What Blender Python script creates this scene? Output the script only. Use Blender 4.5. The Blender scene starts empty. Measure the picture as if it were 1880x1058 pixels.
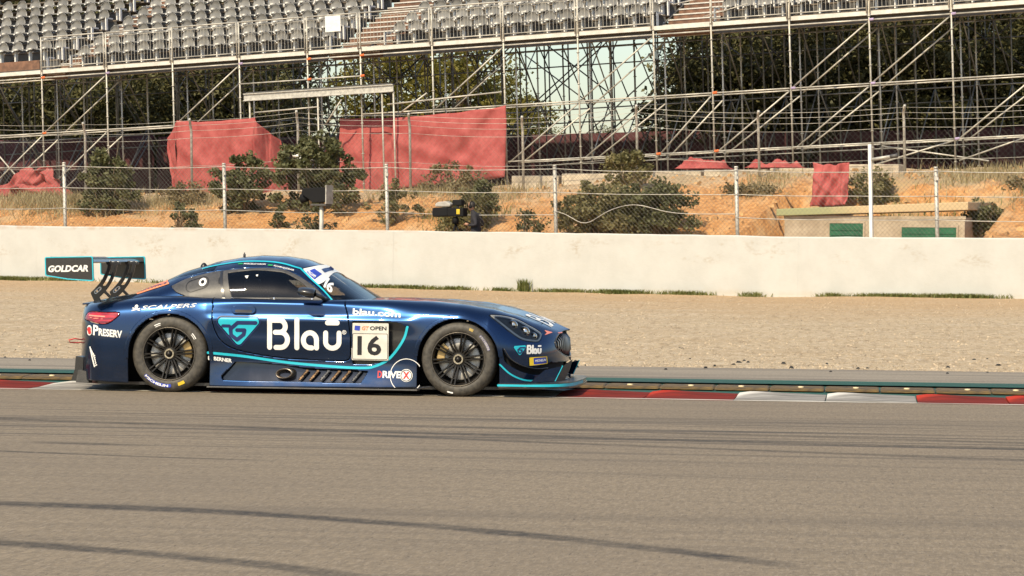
import bpy, bmesh, math, random
import numpy as np
from mathutils import Matrix, Vector

random.seed(7); RNG = np.random.default_rng(11)
sc = bpy.context.scene
COL = sc.collection

# ---------------------------------------------------------------- camera, sky, sun, exposure
YAW, PITCH, ROLL = math.radians(7.3), math.atan(63 / 5175), math.radians(.55)
fw = Vector((-math.sin(YAW) * math.cos(PITCH), math.cos(YAW) * math.cos(PITCH), -math.sin(PITCH)))
r0 = Vector((math.cos(YAW), math.sin(YAW), 0)); u0 = r0.cross(fw)
rt = r0 * math.cos(ROLL) + u0 * math.sin(ROLL); up = -r0 * math.sin(ROLL) + u0 * math.cos(ROLL)
cd = bpy.data.cameras.new('camera'); cam = bpy.data.objects.new('camera', cd); COL.objects.link(cam)
cam.matrix_world = Matrix(((rt.x, up.x, -fw.x, 5.0294), (rt.y, up.y, -fw.y, -26.0754), (rt.z, up.z, -fw.z, 1.2934), (0, 0, 0, 1)))
cd.lens = 99.096; cd.sensor_width = 36; cd.sensor_fit = 'HORIZONTAL'
cd.clip_start = .5; cd.clip_end = 3000
sc.camera = cam

SUN_AZ = Vector((-.35, -.937, 0)).normalized(); SUN_EL = math.radians(46)
wd = bpy.data.worlds.new('World'); sc.world = wd; wd.use_nodes = True
wn = wd.node_tree.nodes; bg = wn['Background']
sky = wn.new('ShaderNodeTexSky'); sky.sky_type = 'NISHITA'; sky.sun_disc = False
sky.sun_elevation = SUN_EL
sky.sun_rotation = math.atan2(SUN_AZ.x, SUN_AZ.y)
sky.air_density = 1.35; sky.dust_density = 1.6; sky.ozone_density = 2.2; sky.altitude = 150
wd.node_tree.links.new(sky.outputs[0], bg.inputs[0]); bg.inputs[1].default_value = .15
sd = bpy.data.lights.new('sun', 'SUN'); sun = bpy.data.objects.new('sun', sd); COL.objects.link(sun)
sd.energy = 4.6; sd.angle = math.radians(.53); sd.color = (1, .85, .60)
sun.rotation_euler = (SUN_AZ * math.cos(SUN_EL) + Vector((0, 0, math.sin(SUN_EL)))).to_track_quat('Z', 'Y').to_euler()
sun.location = (-20, -20, 40)
sc.view_settings.view_transform = 'Standard'; sc.view_settings.look = 'None'
sc.view_settings.exposure = .14; sc.view_settings.gamma = 1

# ---------------------------------------------------------------- helpers
MATS = {}
class S:                                                    # tiny wrapper to write shader maths as expressions
    def __init__(s, nt, k): s.nt = nt; s.k = k
    def _b(s, o, op, rev=False):
        n = s.nt.nodes.new('ShaderNodeMath'); n.operation = op
        a, b = (o, s) if rev else (s, o)
        for i, q in enumerate((a, b)):
            if isinstance(q, S): s.nt.links.new(q.k, n.inputs[i])
            elif q is not None: n.inputs[i].default_value = q
        return S(s.nt, n.outputs[0])
    def __add__(s, o): return s._b(o, 'ADD')
    def __radd__(s, o): return s._b(o, 'ADD')
    def __sub__(s, o): return s._b(o, 'SUBTRACT')
    def __rsub__(s, o): return s._b(o, 'SUBTRACT', True)
    def __mul__(s, o): return s._b(o, 'MULTIPLY')
    def __rmul__(s, o): return s._b(o, 'MULTIPLY')
    def abs(s): return s._b(None, 'ABSOLUTE')
    def gt(s, o): return s._b(o, 'GREATER_THAN')
    def mx(s, o): return s._b(o, 'MAXIMUM')
    def ss(s, a, b, lo=0., hi=1.):
        n = s.nt.nodes.new('ShaderNodeMapRange'); n.interpolation_type = 'SMOOTHSTEP'
        s.nt.links.new(s.k, n.inputs[0])
        for i, q in enumerate((a, b, lo, hi)): n.inputs[i + 1].default_value = q
        return S(s.nt, n.outputs[0])

class M:
    """material builder"""
    def __init__(s, name):
        s.m = bpy.data.materials.new(name); s.m.use_nodes = True
        s.nt = s.m.node_tree; s.b = s.nt.nodes['Principled BSDF']; MATS[name] = s.m
        s.tc = s.nt.nodes.new('ShaderNodeTexCoord')
    def co(s, which='Object', scale=(1, 1, 1)):
        mp = s.nt.nodes.new('ShaderNodeMapping'); mp.inputs['Scale'].default_value = scale
        s.nt.links.new(s.tc.outputs[which], mp.inputs[0]); return mp.outputs[0]
    def xyz(s, which='Object'):
        n = s.nt.nodes.new('ShaderNodeSeparateXYZ'); s.nt.links.new(s.tc.outputs[which], n.inputs[0])
        return [S(s.nt, n.outputs[i]) for i in range(3)]
    def noise(s, scale, detail=3, rough=.55, st=(1, 1, 1), which='Object'):
        n = s.nt.nodes.new('ShaderNodeTexNoise'); n.inputs['Scale'].default_value = scale
        n.inputs['Detail'].default_value = detail; n.inputs['Roughness'].default_value = rough
        s.nt.links.new(s.co(which, st), n.inputs['Vector']); return S(s.nt, n.outputs[0])
    def voro(s, scale, st=(1, 1, 1), out='Distance', which='Object'):
        n = s.nt.nodes.new('ShaderNodeTexVoronoi'); n.inputs['Scale'].default_value = scale
        s.nt.links.new(s.co(which, st), n.inputs['Vector']); return S(s.nt, n.outputs[out])
    def mix(s, f, a, b):
        n = s.nt.nodes.new('ShaderNodeMix'); n.data_type = 'RGBA'
        if isinstance(f, S): s.nt.links.new(f.k, n.inputs[0])
        else: n.inputs[0].default_value = f
        for i, q in ((6, a), (7, b)):
            if isinstance(q, tuple): n.inputs[i].default_value = (*q, 1)
            else: s.nt.links.new(q, n.inputs[i])
        return n.outputs[2]
    def col(s, c):
        if isinstance(c, tuple): s.b.inputs['Base Color'].default_value = (*c, 1)
        else: s.nt.links.new(c, s.b.inputs['Base Color'])
        return s
    def set(s, **k):
        nm = dict(rough='Roughness', metal='Metallic', coat='Coat Weight', coatr='Coat Roughness', spec='Specular IOR Level', trans='Transmission Weight', ior='IOR', alpha='Alpha', emis='Emission Strength', sheen='Sheen Weight')
        for q, v in k.items():
            if isinstance(v, S): s.nt.links.new(v.k, s.b.inputs[nm[q]])
            else: s.b.inputs[nm[q]].default_value = v
        return s
    def bump(s, h, dist=.01, strength=1.):
        n = s.nt.nodes.new('ShaderNodeBump'); n.inputs['Distance'].default_value = dist; n.inputs['Strength'].default_value = strength
        s.nt.links.new(h.k, n.inputs['Height']); s.nt.links.new(n.outputs[0], s.b.inputs['Normal']); return s

def simple(name, c, rough=.6, metal=0., var=.25, scale=6., bump=0., **k):
    """plain procedural material: base colour with uneven tone and roughness"""
    m = M(name); n = m.noise(scale, 4)
    d = tuple(max(0, q * (1 - var)) for q in c); l = tuple(q * (1 + var * .6) for q in c)
    m.col(m.mix(n.ss(.3, .7), d, l)).set(rough=n.ss(.2, .8, max(.02, rough - .06), min(1, rough + .08)), metal=metal, **k)
    if bump: m.bump(m.noise(scale * 8, 3), bump)
    return m.m

def mesh_obj(name, v, f, mat, parent=None, smooth=False, loc=None):
    me = bpy.data.meshes.new(name); me.from_pydata([tuple(p) for p in v], [], [tuple(q) for q in f]); me.update()
    if smooth: me.shade_smooth()
    return link(name, me, mat, parent, loc)
def link(name, me, mat, parent=None, loc=None):
    o = bpy.data.objects.new(name, me); COL.objects.link(o)
    if mat is not None and len(me.materials) == 0: me.materials.append(MATS[mat] if isinstance(mat, str) else mat)
    if parent is not None: o.parent = parent
    if loc is not None: o.location = loc
    return o
def tag(o, label=None, cat=None, group=None, kind=None):
    for k, v in (('label', label), ('category', cat), ('group', group), ('kind', kind)):
        if v: o[k] = v
    return o
def thing(name, label, cat, loc=(0, 0, 0), group=None):
    o = bpy.data.objects.new(name, None); COL.objects.link(o); o.location = loc; o.empty_display_size = .2
    return tag(o, label, cat, group)

class MB:
    """collects simple solids into one mesh"""
    def __init__(s): s.v = []; s.f = []
    def add(s, v, f):
        n = len(s.v); s.v += [tuple(p) for p in v]; s.f += [tuple(i + n for i in q) for q in f]; return s
    def box(s, a, b):
        (x0, y0, z0), (x1, y1, z1) = a, b
        return s.add([(x0, y0, z0), (x1, y0, z0), (x1, y1, z0), (x0, y1, z0), (x0, y0, z1), (x1, y0, z1), (x1, y1, z1), (x0, y1, z1)],
                     [(3, 2, 1, 0), (4, 5, 6, 7), (0, 1, 5, 4), (1, 2, 6, 5), (2, 3, 7, 6), (3, 0, 4, 7)])
    def tube(s, pts, r, n=7, caps=True):
        P = [Vector(p) for p in pts]; rings = []
        for i, p in enumerate(P):
            d = (P[min(i + 1, len(P) - 1)] - P[max(i - 1, 0)]).normalized()
            a = d.orthogonal().normalized() if i == 0 else (a - d * a.dot(d)).normalized()
            b = d.cross(a); rr = r[i] if isinstance(r, (list, tuple)) else r
            rings.append([p + (a * math.cos(2 * math.pi * k / n) + b * math.sin(2 * math.pi * k / n)) * rr for k in range(n)])
        v = [q for g in rings for q in g]; f = []
        for i in range(len(P) - 1):
            for k in range(n):
                f.append((i * n + k, i * n + (k + 1) % n, (i + 1) * n + (k + 1) % n, (i + 1) * n + k))
        if caps: f += [tuple(range(n - 1, -1, -1)), tuple((len(P) - 1) * n + k for k in range(n))]
        return s.add(v, f)
    def lathe(s, prof, c=(0, 0, 0), ax='z', n=24, close=False):
        """prof: (radius, height) pairs round the axis"""
        v = []; f = []; m = len(prof)
        for k in range(n):
            a = 2 * math.pi * k / n; ca, sa = math.cos(a), math.sin(a)
            for r, h in prof:
                q = (r * ca, r * sa, h) if ax == 'z' else ((r * ca, h, r * sa) if ax == 'y' else (h, r * ca, r * sa))
                v.append((q[0] + c[0], q[1] + c[1], q[2] + c[2]))
        for k in range(n):
            for i in range(m - 1 + (1 if close else 0)):
                j = (i + 1) % m
                f.append((k * m + i, ((k + 1) % n) * m + i, ((k + 1) % n) * m + j, k * m + j))
        return s.add(v, f)
    def prism(s, poly, h0, h1, fn=lambda a, b, h: (a, b, h)):
        n = len(poly); v = [fn(a, b, h0) for a, b in poly] + [fn(a, b, h1) for a, b in poly]
        f = [tuple(range(n - 1, -1, -1)), tuple(range(n, 2 * n))] + [(i, (i + 1) % n, n + (i + 1) % n, n + i) for i in range(n)]
        return s.add(v, f)
    def me(s, name, smooth=False):
        me = bpy.data.meshes.new(name); me.from_pydata(s.v, [], s.f); me.update()
        bm = bmesh.new(); bm.from_mesh(me); bmesh.ops.recalc_face_normals(bm, faces=bm.faces); bm.to_mesh(me); bm.free()
        if smooth: me.shade_smooth()
        return me
    def build(s, name, mat, parent=None, smooth=False, loc=None): return link(name, s.me(name, smooth), mat, parent, loc)

def autosmooth(o, ang=35):
    o.data.shade_smooth()
    try: o.data.set_sharp_from_angle(angle=math.radians(ang))
    except Exception: pass
    return o
def bevel(o, w=.01, seg=2):
    m = o.modifiers.new('bevel', 'BEVEL'); m.width = w; m.segments = seg; m.limit_method = 'ANGLE'; return o

# frame of the wall and the stand: s along it (to the right), o behind it
BW = math.radians(17.7); E1 = Vector((math.cos(BW), -math.sin(BW), 0)); N1 = Vector((math.sin(BW), math.cos(BW), 0)); PW = Vector((-3.763, 49.425, 0))
def WF(s, o, z): return PW + E1 * s + N1 * o + Vector((0, 0, z))
WROT = -BW
TAU = math.radians(2.35)                                   # the stand and the posts are plumb, the circuit runs downhill
def SF(s, o, h): return WF(s * math.cos(TAU) - h * math.sin(TAU), o, 4 + s * math.sin(TAU) + h * math.cos(TAU))
def interp(x, xs, ys): return float(np.interp(x, xs, ys))

# value noise for terrain
_NG = RNG.random((64, 64))
def vnoise(x, y):
    i, j = math.floor(x), math.floor(y); a, b = x - i, y - j
    a = a * a * (3 - 2 * a); b = b * b * (3 - 2 * b); g = lambda p, q: _NG[p % 64, q % 64]
    return (g(i, j) * (1 - a) + g(i + 1, j) * a) * (1 - b) + (g(i, j + 1) * (1 - a) + g(i + 1, j + 1) * a) * b
# ---------------------------------------------------------------- ground, track, kerb, gravel
TE = -.88                                                   # edge of the track
def quadsheet(name, x0, x1, y0, y1, z, mat, nx=1, ny=1):
    v = [(x0 + (x1 - x0) * i / nx, y0 + (y1 - y0) * j / ny, z) for j in range(ny + 1) for i in range(nx + 1)]
    f = [(j * (nx + 1) + i, j * (nx + 1) + i + 1, (j + 1) * (nx + 1) + i + 1, (j + 1) * (nx + 1) + i) for j in range(ny) for i in range(nx)]
    return tag(mesh_obj(name, v, f, mat), kind='structure')

m = M('asphalt'); X, Y, Z = m.xyz()
grain = m.noise(38, 4, .7, st=(.55, 1, 1)); grain2 = m.noise(120, 2, .6); fine = m.voro(60, st=(.7, 1, 1))
streak = m.noise(1.1, 5, .6, st=(.05, 1, 1)); streak2 = m.noise(5., 3, .6, st=(.03, 1, 1)); patch = m.noise(.35, 3)
base = m.mix(grain.ss(.3, .72), (.158, .122, .078), (.295, .232, .155))
base = m.mix(grain2.ss(.35, .75) * .35, base, (.33, .285, .225))
mott = m.noise(34, 6, .8, st=(1, .13, 1)); mott2 = m.noise(60, 2, .6, st=(1, .16, 1))
base = m.mix(mott.ss(.40, .64) * .36, base, (.095, .074, .054)); base = m.mix(mott2.ss(.52, .66) * .45, base, (.32, .265, .20))
base = m.mix(patch.ss(.35, .7) * .25, base, (.16, .128, .095))
worn = Y.ss(-9.5, -5.5) * Y.ss(-3.2, -4.6)                   # rubbered racing line
base = m.mix(streak2.ss(.45, .68) * (worn * .75 + .18), base, (.06, .052, .045))
base = m.mix(streak.ss(.5, .72) * .3, base, (.085, .07, .056))
marks = [([(.65, -12.23), (2.53, -12.69), (3.55, -13.26), (4.34, -13.92)], .15, -6, 4.9, .85),
         ([(1.23, -14.08), (1.92, -14.34), (2.97, -15.01)], .15, -6, 3.3, .8),
         ([(-.77, -5.5), (1.54, -6.07), (4.26, -6.42), (6.06, -6.67)], .17, -2.2, 9, .72),
         ([(-.77, -4.9), (1.54, -5.2), (4.26, -5.75), (6.06, -6.0)], .14, .1, 9, .55),
         ([(-.5, -8.61), (.46, -8.85), (1.35, -8.98)], .06, -4, 1.5, .7),
         ([(-.58, -7.77), (0, -7.84), (.5, -7.9)], .12, -.75, .4, .75),
         ([(2.57, -6.79), (3.76, -7.14), (6.0, -7.72)], .12, 1.2, 8, .68),
         ([(1.5, -9.1), (3.4, -9.5), (6.0, -9.9)], .03, 1.4, 5.5, .3)]
rag = m.noise(3, 5, .7, st=(.35, 1, 1)); rag2 = m.noise(30, 5, .75, st=(.5, .3, 1)); lng = m.noise(1.3, 3, .6)
spk = m.noise(48, 3, .7, st=(1, .16, 1)); base = m.mix(spk.ss(.60, .70) * .6, base, (.055, .044, .034))
tot = None
for pts, w, xa, xb, k in marks:
    c2_, c1_, c0_ = np.polyfit([p[0] for p in pts], [p[1] for p in pts], 2)
    d = (Y - (X * X * float(c2_) + X * float(c1_) + float(c0_)) + (rag - .5) * (w * 1.5)).abs()
    q = d.ss(w * .35, w * 1.15, k, 0.) * X.ss(xa, xa + .5) * X.ss(xb, xb - .5)
    tot = q if tot is None else tot.mx(q)
base = m.mix(tot * rag2.ss(.25, .6, .35, 1) * lng.ss(.3, .6, .6, 1), base, (.028, .025, .023))
m.col(base).set(rough=grain.ss(.3, .7, .78, .94), spec=.3).bump(grain + fine * .4 + grain2 * .4, .006, .5)

m = M('gravel'); v1 = m.voro(16, st=(.6, 1, 1)); v2 = m.voro(16, st=(.6, 1, 1), out='Color'); n1_ = m.noise(.5, 4, st=(.35, 1, 1)); n2_ = m.noise(22, 4, .75, st=(.5, 1, 1)); n3_ = m.noise(3, 4, .6, st=(.3, 1, 1))
n5_ = m.noise(11, 4, .75, st=(1, .09, 1)); n6_ = m.noise(30, 3, .7, st=(1, .12, 1))
c = m.mix(n2_.ss(.3, .7), (.36, .262, .155), (.66, .53, .355)); c = m.mix(n5_.ss(.47, .66) * .55, c, (.27, .185, .105)); c = m.mix(n6_.ss(.53, .68) * .55, c, (.74, .64, .49))
c = m.mix(v2.ss(.55, .95) * .55, c, (.66, .57, .44)); c = m.mix(v2.ss(.25, .08) * .7, c, (.17, .125, .08))
c = m.mix(n1_.ss(.38, .7) * .25, c, (.38, .26, .14)); c = m.mix(n3_.ss(.5, .75) * .3, c, (.30, .22, .14))
X, Y, Z = m.xyz(); wd_ = (X + 3.763) * .30403 + (Y - 49.425) * .95266
c = m.mix((wd_ + (n1_ - .5) * 16.).ss(-22., -3.) * .6, c, (.50, .32, .16))
m.col(c).set(rough=.95, spec=.2).bump(v1 * -1. + n2_, .05, .8)

m = M('apron'); n1_ = m.noise(2.2, 5, .6, st=(.06, 1, 1)); n2_ = m.noise(40, 3, .6); n3_ = m.noise(9, 3, .6, st=(.04, 1, 1)); X, Y, Z = m.xyz()
c = m.mix(n2_.ss(.3, .7), (.20, .165, .12), (.33, .28, .21)); c = m.mix(n1_.ss(.42, .66) * .6, c, (.12, .1, .078))
c = m.mix(n3_.ss(.5, .68) * Y.ss(5.6, 3.4) * .8, c, (.05, .045, .04)); m.col(c).set(rough=.9)
m = M('green_paint'); n1_ = m.noise(3, 4, .6, st=(.06, 1, 1)); n2_ = m.noise(30, 3)
c = m.mix(n2_.ss(.3, .7), (.010, .060, .030), (.016, .088, .046)); c = m.mix(n1_.ss(.45, .7) * .75, c, (.03, .04, .03)); m.col(c).set(rough=.6)
m = M('white_line'); n1_ = m.noise(5, 4, .7, st=(.2, 1, 1)); m.col(m.mix(n1_.ss(.45, .62), (.58, .54, .46), (.30, .26, .21))).set(rough=.7)
for nm, a, b in (('kerb_red', (.46, .036, .014), (.13, .017, .009)), ('kerb_white', (.70, .66, .58), (.20, .185, .165))):
    m = M(nm); X, Y, Z = m.xyz(); n1_ = m.noise(7, 4, .65, st=(.3, 1, 1)); n2_ = m.noise(2, 3, st=(.5, 1, 1))
    rub = (X + (n2_ - .5) * .22 - Y * .42).ss(-.36, -.16)          # rubber lies on the run-up face of each tooth
    m.col(m.mix(rub * n1_.ss(.25, .6, .55, 1), a, b)).set(rough=.85, spec=.15)
m = M('sausage_yellow'); n1_ = m.noise(9, 4, .7, st=(.4, 1, 1), which='Generated'); n2_ = m.noise(1.3, 3, st=(.6, 1, 1), which='Generated')
c = m.mix(n1_.ss(.38, .66), (.045, .03, .012), (.24, .145, .03)); m.col(m.mix(n2_.ss(.45, .7) * .7, c, (.05, .038, .022))).set(rough=.6)
simple('bolt_pale', (.62, .5, .3), .5); simple('black_rubber', (.02, .019, .018), .8, bump=.004)

quadsheet('ground', -900, 900, -700, 1200, -.06, simple('soil', (.25, .19, .12), .95))
quadsheet('track_asphalt', -80, 60, -60, TE, 0, 'asphalt', 4, 2)
quadsheet('track_edge_line', -80, 60, TE - .012, TE + .10, .004, 'white_line')
quadsheet('kerb_base', -80, 60, TE + .1, 2.45, -.012, 'green_paint')
quadsheet('apron', -80, 60, 3.3, 6.35, .004, 'apron', 2, 1)
quadsheet('green_run_off', -80, 60, 2.45, 3.3, .006, 'green_paint', 2, 1)

# toothed red and white kerb blocks: every block a wedge of its own
kerb = tag(bpy.data.objects.new('kerb', None), kind='structure'); COL.objects.link(kerb)
KL = .8155; KY0, KY1 = TE + .11, .30
def kerb_mesh(mat):
    b = MB(); g = .006; n = 4
    prof = [(-KL / 2 + g, .016), (-KL / 2 + .10, .030), (-KL / 2 + .16, .030), (KL / 2 - g, .006)]
    v = []
    for x, h in prof:
        for t in (0, .3, .75, 1):
            y = KY0 + (KY1 - KY0) * t; v.append((x, y, h * (.2, .75, 1., .95)[int(t * 3.01)] if t < 1 else h * .95))
        v.append((x, KY1, -.01)); v.append((x, KY0, -.01))
    f = []
    for i in range(3):
        for j in range(6):
            f.append((i * 6 + j, (i + 1) * 6 + j, (i + 1) * 6 + (j + 1) % 6, i * 6 + (j + 1) % 6))
    f += [tuple(range(6)), tuple(range(23, 17, -1))]
    b.add(v, f); me = b.me('kerb_block'); me.materials.append(MATS[mat]); return me
KM = [kerb_mesh('kerb_red'), kerb_mesh('kerb_white')]
KX = 3.80                                                   # a red pair ends and a white pair begins here
for i in range(-16, 16):
    o = link('kerb_block', KM[1 if (i // 2) % 2 == 0 else 0], None, kerb); o.location = (KX + KL * (i + .5), 0, .002 + random.uniform(-.003, .002))
sk = tag(bpy.data.objects.new('sausage_kerb', None), kind='structure'); COL.objects.link(sk)
b = MB(); SL = .53
prof = [(1.12, 0), (1.15, .015), (1.24, .028), (1.45, .033), (1.65, .027), (1.75, .012), (1.78, 0)]
v = [(x, y, z) for x in (-SL / 2 + .008, -SL / 2 + .03, SL / 2 - .03, SL / 2 - .008) for y, z in prof]
v = [(x, y, z * (.8 if i < 7 or i >= 21 else 1)) for i, (x, y, z) in enumerate(v)]
f = [(i * 7 + j, i * 7 + j + 1, (i + 1) * 7 + j + 1, (i + 1) * 7 + j) for i in range(3) for j in range(6)] + [tuple(range(6, -1, -1)), tuple(range(21, 28))]
b.add(v, f); SM = b.me('sausage_block', True); SM.materials.append(MATS['sausage_yellow'])
b = MB(); b.lathe([(0, .012), (.028, .010), (.03, 0), (.03, -.03)], n=8); BM_ = b.me('bolt', True); BM_.materials.append(MATS['bolt_pale'])
for i in range(-22, 24):
    o = link('sausage_block', SM, None, sk); o.location = (.6 + SL * i, random.uniform(-.015, .015), 0)
    p = link('bolt', BM_, None, o); p.location = (random.uniform(-.05, .05), 1.27, .029)

# gravel bed between apron and wall, as one sheet with ploughed unevenness
def wall_y(x): return PW.y - (x - PW.x) * math.tan(BW)
def wall_z(s): return interp(s, [-60, -17.7, -9, 0, 7, 13, 60], [.45, .39, .36, .27, .26, .30, .3])
v = []; f = []; nx, ny = 130, 70
for i in range(nx + 1):
    x = -70 + 115 * i / nx
    for j in range(ny + 1):
        t = (j / ny) ** 1.5; yw = wall_y(x) + .25; y = 6.3 + (yw - 6.3) * t
        zz = wall_z((x - PW.x) / math.cos(BW)) * t ** 1.3
        zz += (.012 + .05 * t) * (vnoise(x * .6, y * .9) + .6 * vnoise(x * 1.7, y * 2.3) - .8) * min(1, j / 3)
        v.append((x, y, zz - .002))
for i in range(nx):
    for j in range(ny):
        k = i * (ny + 1) + j; f.append((k, k + ny + 1, k + ny + 2, k + 1))
tag(mesh_obj('gravel_trap', v, f, 'gravel', smooth=True), kind='structure')
def gravel_z(x, y):
    t = (y - 6.3) / (wall_y(x) + .25 - 6.3); return wall_z((x - PW.x) / math.cos(BW)) * max(t, 0) ** 1.3

def scatter(name, n, place, size, mat, kind='stuff', flat=.6):
    b = MB()
    for _ in range(n):
        x, y, z = place(); r = size() ; a = random.uniform(0, 6.28); k = random.uniform(.6, 1.5)
        pts = [(math.cos(a) * r * k, math.sin(a) * r * k, 0), (math.cos(a + 2) * r, math.sin(a + 2) * r, 0), (math.cos(a + 4.2) * r, math.sin(a + 4.2) * r, 0)]
        p = [(x + q[0], y + q[1], z - r * .2) for q in pts] + [(x + q[0] * .5, y + q[1] * .5, z + r * flat * random.uniform(.6, 1.2)) for q in pts]
        b.add(p, [(0, 1, 4, 3), (1, 2, 5, 4), (2, 0, 3, 5), (3, 4, 5)])
    o = b.build(name, mat); return tag(o, kind=kind)
def pl_gravel():
    x = random.uniform(-22, 14); t = random.random() ** 2.0; y = 6.35 + (wall_y(x) - 6.6) * t; return x, y, gravel_z(x, y) + .004
simple('pebble', (.44, .35, .24), .9, var=.5, scale=2.5)
tag(scatter('gravel_stones', 16000, pl_gravel, lambda: random.uniform(.007, .020), 'pebble'), 'loose tan gravel stones strewn over the run-off bed', 'gravel')
def pl_rub():
    x = random.uniform(-8, 11); y = 5.4 + abs(random.gauss(0, 3.2)) ; return x, y, .012
tag(scatter('rubber_crumbs', 120, pl_rub, lambda: random.uniform(.008, .04), 'black_rubber', flat=.5), 'black tyre rubber crumbs at the near gravel edge', 'debris')

# ---------------------------------------------------------------- concrete wall
m = M('white_wall'); X, Y, Z = m.xyz(); n1_ = m.noise(1.3, 5, .65); n2_ = m.noise(.7, 4, .6, st=(1, 1, 2.2)); n3_ = m.noise(12, 4, .7, st=(.6, 1, 1)); n4_ = m.noise(.22, 2)
c = m.mix(n1_.ss(.3, .7), (.475, .47, .44), (.525, .52, .49))
c = m.mix(n2_.ss(.52, .66) * n3_.ss(.40, .62) * Z.ss(1.0, 1.3) * Z.ss(1.8, 1.55) * n4_.ss(.36, .5) * .75, c, (.36, .295, .22))
c = m.mix(n3_.ss(.52, .8) * .16, c, (.45, .39, .29))
c = m.mix((Z + n1_ * .25).ss(.58, .40) * .3, c, (.48, .40, .28)); c = m.mix((Z + n3_ * .05).ss(1.84, 1.95) * n1_.ss(.45, .6) * .45, c, (.35, .22, .13))
m.col(c).set(rough=.85).bump(n3_, .008, .5)
wall = thing('concrete_wall', 'long white painted concrete wall with brown scuffs behind the gravel', 'wall', WF(0, 0, 0))
wall.rotation_euler.z = WROT
SEG = 5.9
for i in range(-8, 7):
    s0 = i * SEG + 1.3; s1 = s0 + SEG - .0015
    zt = lambda s: interp(s, [-60, -17.7, -9, 0, 7, 13, 60], [2.05, 1.985, 1.93, 1.87, 1.81, 1.805, 1.8])
    n = 14; v = []; f = []; jit = random.uniform(-.002, .002)
    prof = lambda s: [(-.02, wall_z(s) - .15), (0, wall_z(s) + .03), (.012, zt(s) - .03), (.03, zt(s)), (.22, zt(s) + .002), (.235, zt(s) - .02), (.24, wall_z(s) - .15)]
    for k in range(n + 1):
        s = s0 + (s1 - s0) * k / n
        for q, (oo, z) in enumerate(prof(s)):
            ch = (vnoise(s * 2.1, 3) - .5) * .02 if q in (2, 3, 4) else 0
            v.append((s, oo + jit, z + ch))
    for k in range(n):
        for q in range(6): f.append((k * 7 + q, (k + 1) * 7 + q, (k + 1) * 7 + q + 1, k * 7 + q + 1))
    f += [tuple(range(7)), tuple(n * 7 + q for q in range(6, -1, -1))]
    mesh_obj('wall_panel', v, f, 'white_wall', wall)
# ---------------------------------------------------------------- earth bank behind the wall
def bank_z(s, o):
    top = interp(s, [-60, -25, -17, -8, 0, 8, 60], [2.95, 3.1, 3.2, 3.35, 3.75, 3.85, 3.9])
    k = interp(o, [0, 1.5, 3, 5, 6.5, 8, 10, 12, 400], [.30, .38, .50, .66, .78, .88, .96, 1, 1])
    lo = interp(s, [-60, -20, -12, -3, 1, 4, 60], [0, 0, .02, -.02, .03, .03, .02])
    z = top * (k + lo * (1 - abs(k - .7)))
    z += .22 * (vnoise(s * .8 + 9, o * .9) - .5) * min(1, o) * (1 if o < 12 else .3)
    if 1 < o < 9:
        z += .16 * (vnoise(s * 2.3, o * 1.1 + 5) - .5) - .16 * max(0, .30 - abs(vnoise(s * 1.1, o * .25) - .5) * 3) * (vnoise(s * 3, 1) > .3)
    if 4.7 < s < 11.4 and o < 7.4: z = min(z, 1.45 + 1.1 * max(0, o - 5.8))
    if o > 40: z += (o - 40) * .012
    return z
m = M('earth'); X, Y, Z = m.xyz(); n1_ = m.noise(.9, 5, .65); n2_ = m.noise(7, 5, .7); n3_ = m.noise(.45, 3, .6); n4_ = m.noise(3, 4, .6, st=(1, 1, .3)); hgt = Y + (n1_ - .5) * 5.
c = m.mix(n2_.ss(.3, .7), (.36, .16, .048), (.60, .31, .115))
c = m.mix(n4_.ss(.52, .70) * .75, c, (.24, .10, .035)); c = m.mix(n1_.ss(.48, .64) * .4, c, (.62, .40, .20)); c = m.mix(n3_.ss(.52, .62) * .28, c, (.47, .36, .22))
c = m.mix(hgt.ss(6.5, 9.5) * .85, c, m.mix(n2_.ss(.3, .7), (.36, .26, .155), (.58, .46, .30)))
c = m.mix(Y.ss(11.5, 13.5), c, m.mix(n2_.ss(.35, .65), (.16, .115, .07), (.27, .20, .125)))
c = m.mix(n3_.ss(.5, .66) * n2_.ss(.35, .6) * Y.ss(5., 7.) * .5, c, (.20, .17, .075))
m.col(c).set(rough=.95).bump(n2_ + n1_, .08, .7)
ss_ = np.concatenate([np.linspace(-130, -32, 26), np.linspace(-31, 16, 236), np.linspace(18, 110, 24)])
oo_ = np.concatenate([np.linspace(.26, 13.5, 60), np.linspace(14.5, 40, 18), np.linspace(45, 220, 12)])
v = [(s, o, bank_z(s, o)) for s in ss_ for o in oo_]; n = len(oo_)
f = [(i * n + j, (i + 1) * n + j, (i + 1) * n + j + 1, i * n + j + 1) for i in range(len(ss_) - 1) for j in range(n - 1)]
bank = tag(mesh_obj('earth_bank', v, f, 'earth', smooth=True, loc=WF(0, 0, 0)), kind='structure'); bank.rotation_euler.z = WROT

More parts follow.
